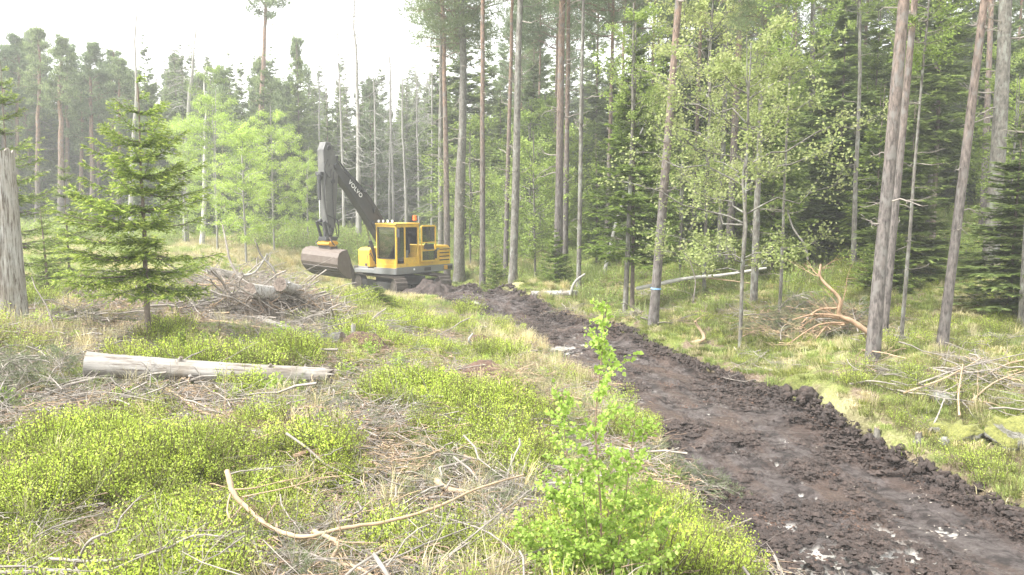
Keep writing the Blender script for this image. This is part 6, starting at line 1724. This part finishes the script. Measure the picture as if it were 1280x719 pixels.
# birch sapling: several upright stems with loose leaves
def sapling(name, seed, stems, ls, m, wood, per_m=170, twl=.27):
    r = np.random.default_rng(seed); acc = Acc()
    for (pts, r0) in stems:
        c = curve(pts, 6); L_ = np.linalg.norm(np.diff(c, axis=0), axis=1).sum(); t = np.linspace(0, 1, len(c))
        V, Q = tubes(c[None], (r0 * (1 - .85 * t))[None], 6); acc.add(V, Q, 1, .5, True)
        nt = int(L_ * 26)
        f = r.uniform(.08, 1, nt); j = np.minimum((f * (len(c) - 1)).astype(int), len(c) - 2)
        p0 = c[j]; a = r.uniform(0, 6.28, nt)
        td = nrm(np.c_[np.cos(a), np.sin(a), r.uniform(.25, 1.0, nt)]); tl = twl * (1.12 - f) * r.uniform(.4, 1.3, nt) * (1 + .6 * L_ / 2) + .02
        t2 = np.linspace(0, 1, 4); p2 = p0[:, None] + td[:, None] * (t2[None, :, None] * tl[:, None, None])
        V, Q = tubes(p2, .0016 * np.ones((nt, 4)), 3); acc.add(V, Q, 1, .5)
        nl = np.maximum(3, (tl * per_m).astype(int)); ti = np.repeat(np.arange(nt), nl)
        ff = r.uniform(.15, 1.05, len(ti)); pb = p0[ti] + td[ti] * (tl[ti] * ff)[:, None] + r.normal(0, .012, (len(ti), 3))
        dv = nrm(r.normal(0, .8, (len(ti), 3)) + td[ti] * .4 + (0, 0, -.35)); nn = np.array([0, -.5, .8]) + r.normal(0, .6, (len(ti), 3))
        s_ = ls * r.uniform(.55, 1.2, len(ti))
        S = nrm(np.cross(dv, nn)); Nn = np.cross(S, dv)
        w = (s_ * .40)[:, None]; l3 = s_[:, None]; cup = (s_ * r.uniform(-.12, .12, len(ti)))[:, None]
        V = np.stack([pb, pb + dv * l3 * .30 + S * w + Nn * cup, pb + dv * l3 * .66 + S * w * .68 + Nn * cup, pb + dv * l3, pb + dv * l3 * .66 - S * w * .68 + Nn * cup, pb + dv * l3 * .30 - S * w + Nn * cup], 1).reshape(-1, 3)
        k = np.arange(len(ti)) * 6
        tint = np.repeat(np.clip(r.normal(.45, .2, len(ti)), 0, 1), 6)
        acc.add(V, np.r_[np.stack([k, k + 1, k + 2, k + 3], 1), np.stack([k, k + 3, k + 4, k + 5], 1)], 0, tint)
    return acc.mesh(name, [m, wood])
sx_, sy_ = (752 - 640) / F * 4.75, 4.7
sz_ = gh(sx_, sy_)
root_ = new_obj('birch_sapling', None, label='leafy young birch sapling growing at the near road edge', cat='sapling', loc=(sx_, sy_, sz_ - .02))
Ht = 2.93 - sz_ - .05
stems = [([(0, 0, 0), (.01, .02, Ht * .3), (-.03, 0, Ht * .6), (.01, .03, Ht * .85), (.03, 0, Ht)], .009),
         ([(-.03, 0, 0), (-.12, .05, Ht * .25), (-.2, .05, Ht * .5), (-.23, .02, Ht * .72)], .006),
         ([(.04, 0, 0), (.14, .05, Ht * .25), (.2, .1, Ht * .5), (.24, .12, Ht * .68)], .006),
         ([(.02, 0, 0), (.26, .1, Ht * .18), (.34, .1, Ht * .42)], .005), ([(-.02, 0, 0), (-.28, .0, Ht * .2), (-.34, .0, Ht * .44)], .005),
         ([(-.05, .05, 0), (-.38, .1, Ht * .14), (-.5, .1, Ht * .3)], .004), ([(.05, .05, 0), (.36, .15, Ht * .1), (.5, .2, Ht * .26)], .004), ([(0, .0, 0), (-.1, -.05, Ht * .35), (-.12, 0, Ht * .6)], .005),
         ([(0, .1, 0), (.1, .3, Ht * .3), (.12, .35, Ht * .5)], .005)]
new_obj('stems_and_leaves', sapling('stems_and_leaves', 3, stems, .031, M['birch_leaf'], M['twig_brown']), root_)
for px, py, H_, lb in [(640, 590, .7, 'little birch shoot among the bilberries by the cut limb'), (770, 478, .5, 'tiny birch shoot on the rim of the road'), (330, 640, .35, 'small leafy shoot beside the stub of the crooked branch')]:
    p_ = hit(px, py)
    new_obj('birch_shoot', sapling('birch_shoot', px, [([(0, 0, 0), (.02, 0, H_ * .5), (0, .02, H_)], .004), ([(0, 0, 0), (-.06, 0, H_ * .4), (-.08, 0, H_ * .7)], .003)], .028, M['birch_leaf'], M['twig_brown'], 60, .12), label=lb, cat='sapling', loc=tuple(p_))
# straw in the nearest road edge
x_ = rng.uniform(2.0, 2.9, 26); y_ = rng.uniform(5.6, 6.2, 26)
scatter('verge_straw_grass', 'tall dry straw stalks at the near road edge', [blades('verge_straw', 31, .16, .42, 16, .005, M['straw'], .5)], np.c_[x_, y_, base_h(x_, y_) - .08], rng.uniform(.5, 1.0, 26), tilt=.15)
# ------------------------------------------------------------------ the hazy air
hz = bpy.data.materials.new('haze'); hz.use_nodes = True
ht = hz.node_tree; ht.nodes.clear()
ho = ht.nodes.new('ShaderNodeOutputMaterial'); hv = ht.nodes.new('ShaderNodeVolumePrincipled')
hv.inputs['Color'].default_value = (.97, .98, .96, 1)
hv.inputs['Density'].default_value = 0.0023
hv.inputs['Anisotropy'].default_value = 0.2
ht.links.new(hv.outputs[0], ho.inputs['Volume'])
acc = Acc()
x0, x1, y0, y1, z0, z1 = -275, 315, -75, 715, -8, 45
acc.add([(x0,y0,z0),(x1,y0,z0),(x1,y1,z0),(x0,y1,z0),(x0,y0,z1),(x1,y0,z1),(x1,y1,z1),(x0,y1,z1)], [(0,3,2,1),(4,5,6,7),(0,1,5,4),(1,2,6,5),(2,3,7,6),(3,0,4,7)])
new_obj('haze', acc.mesh('haze', [hz]), kind='stuff', label='thin bright haze in the forest air')
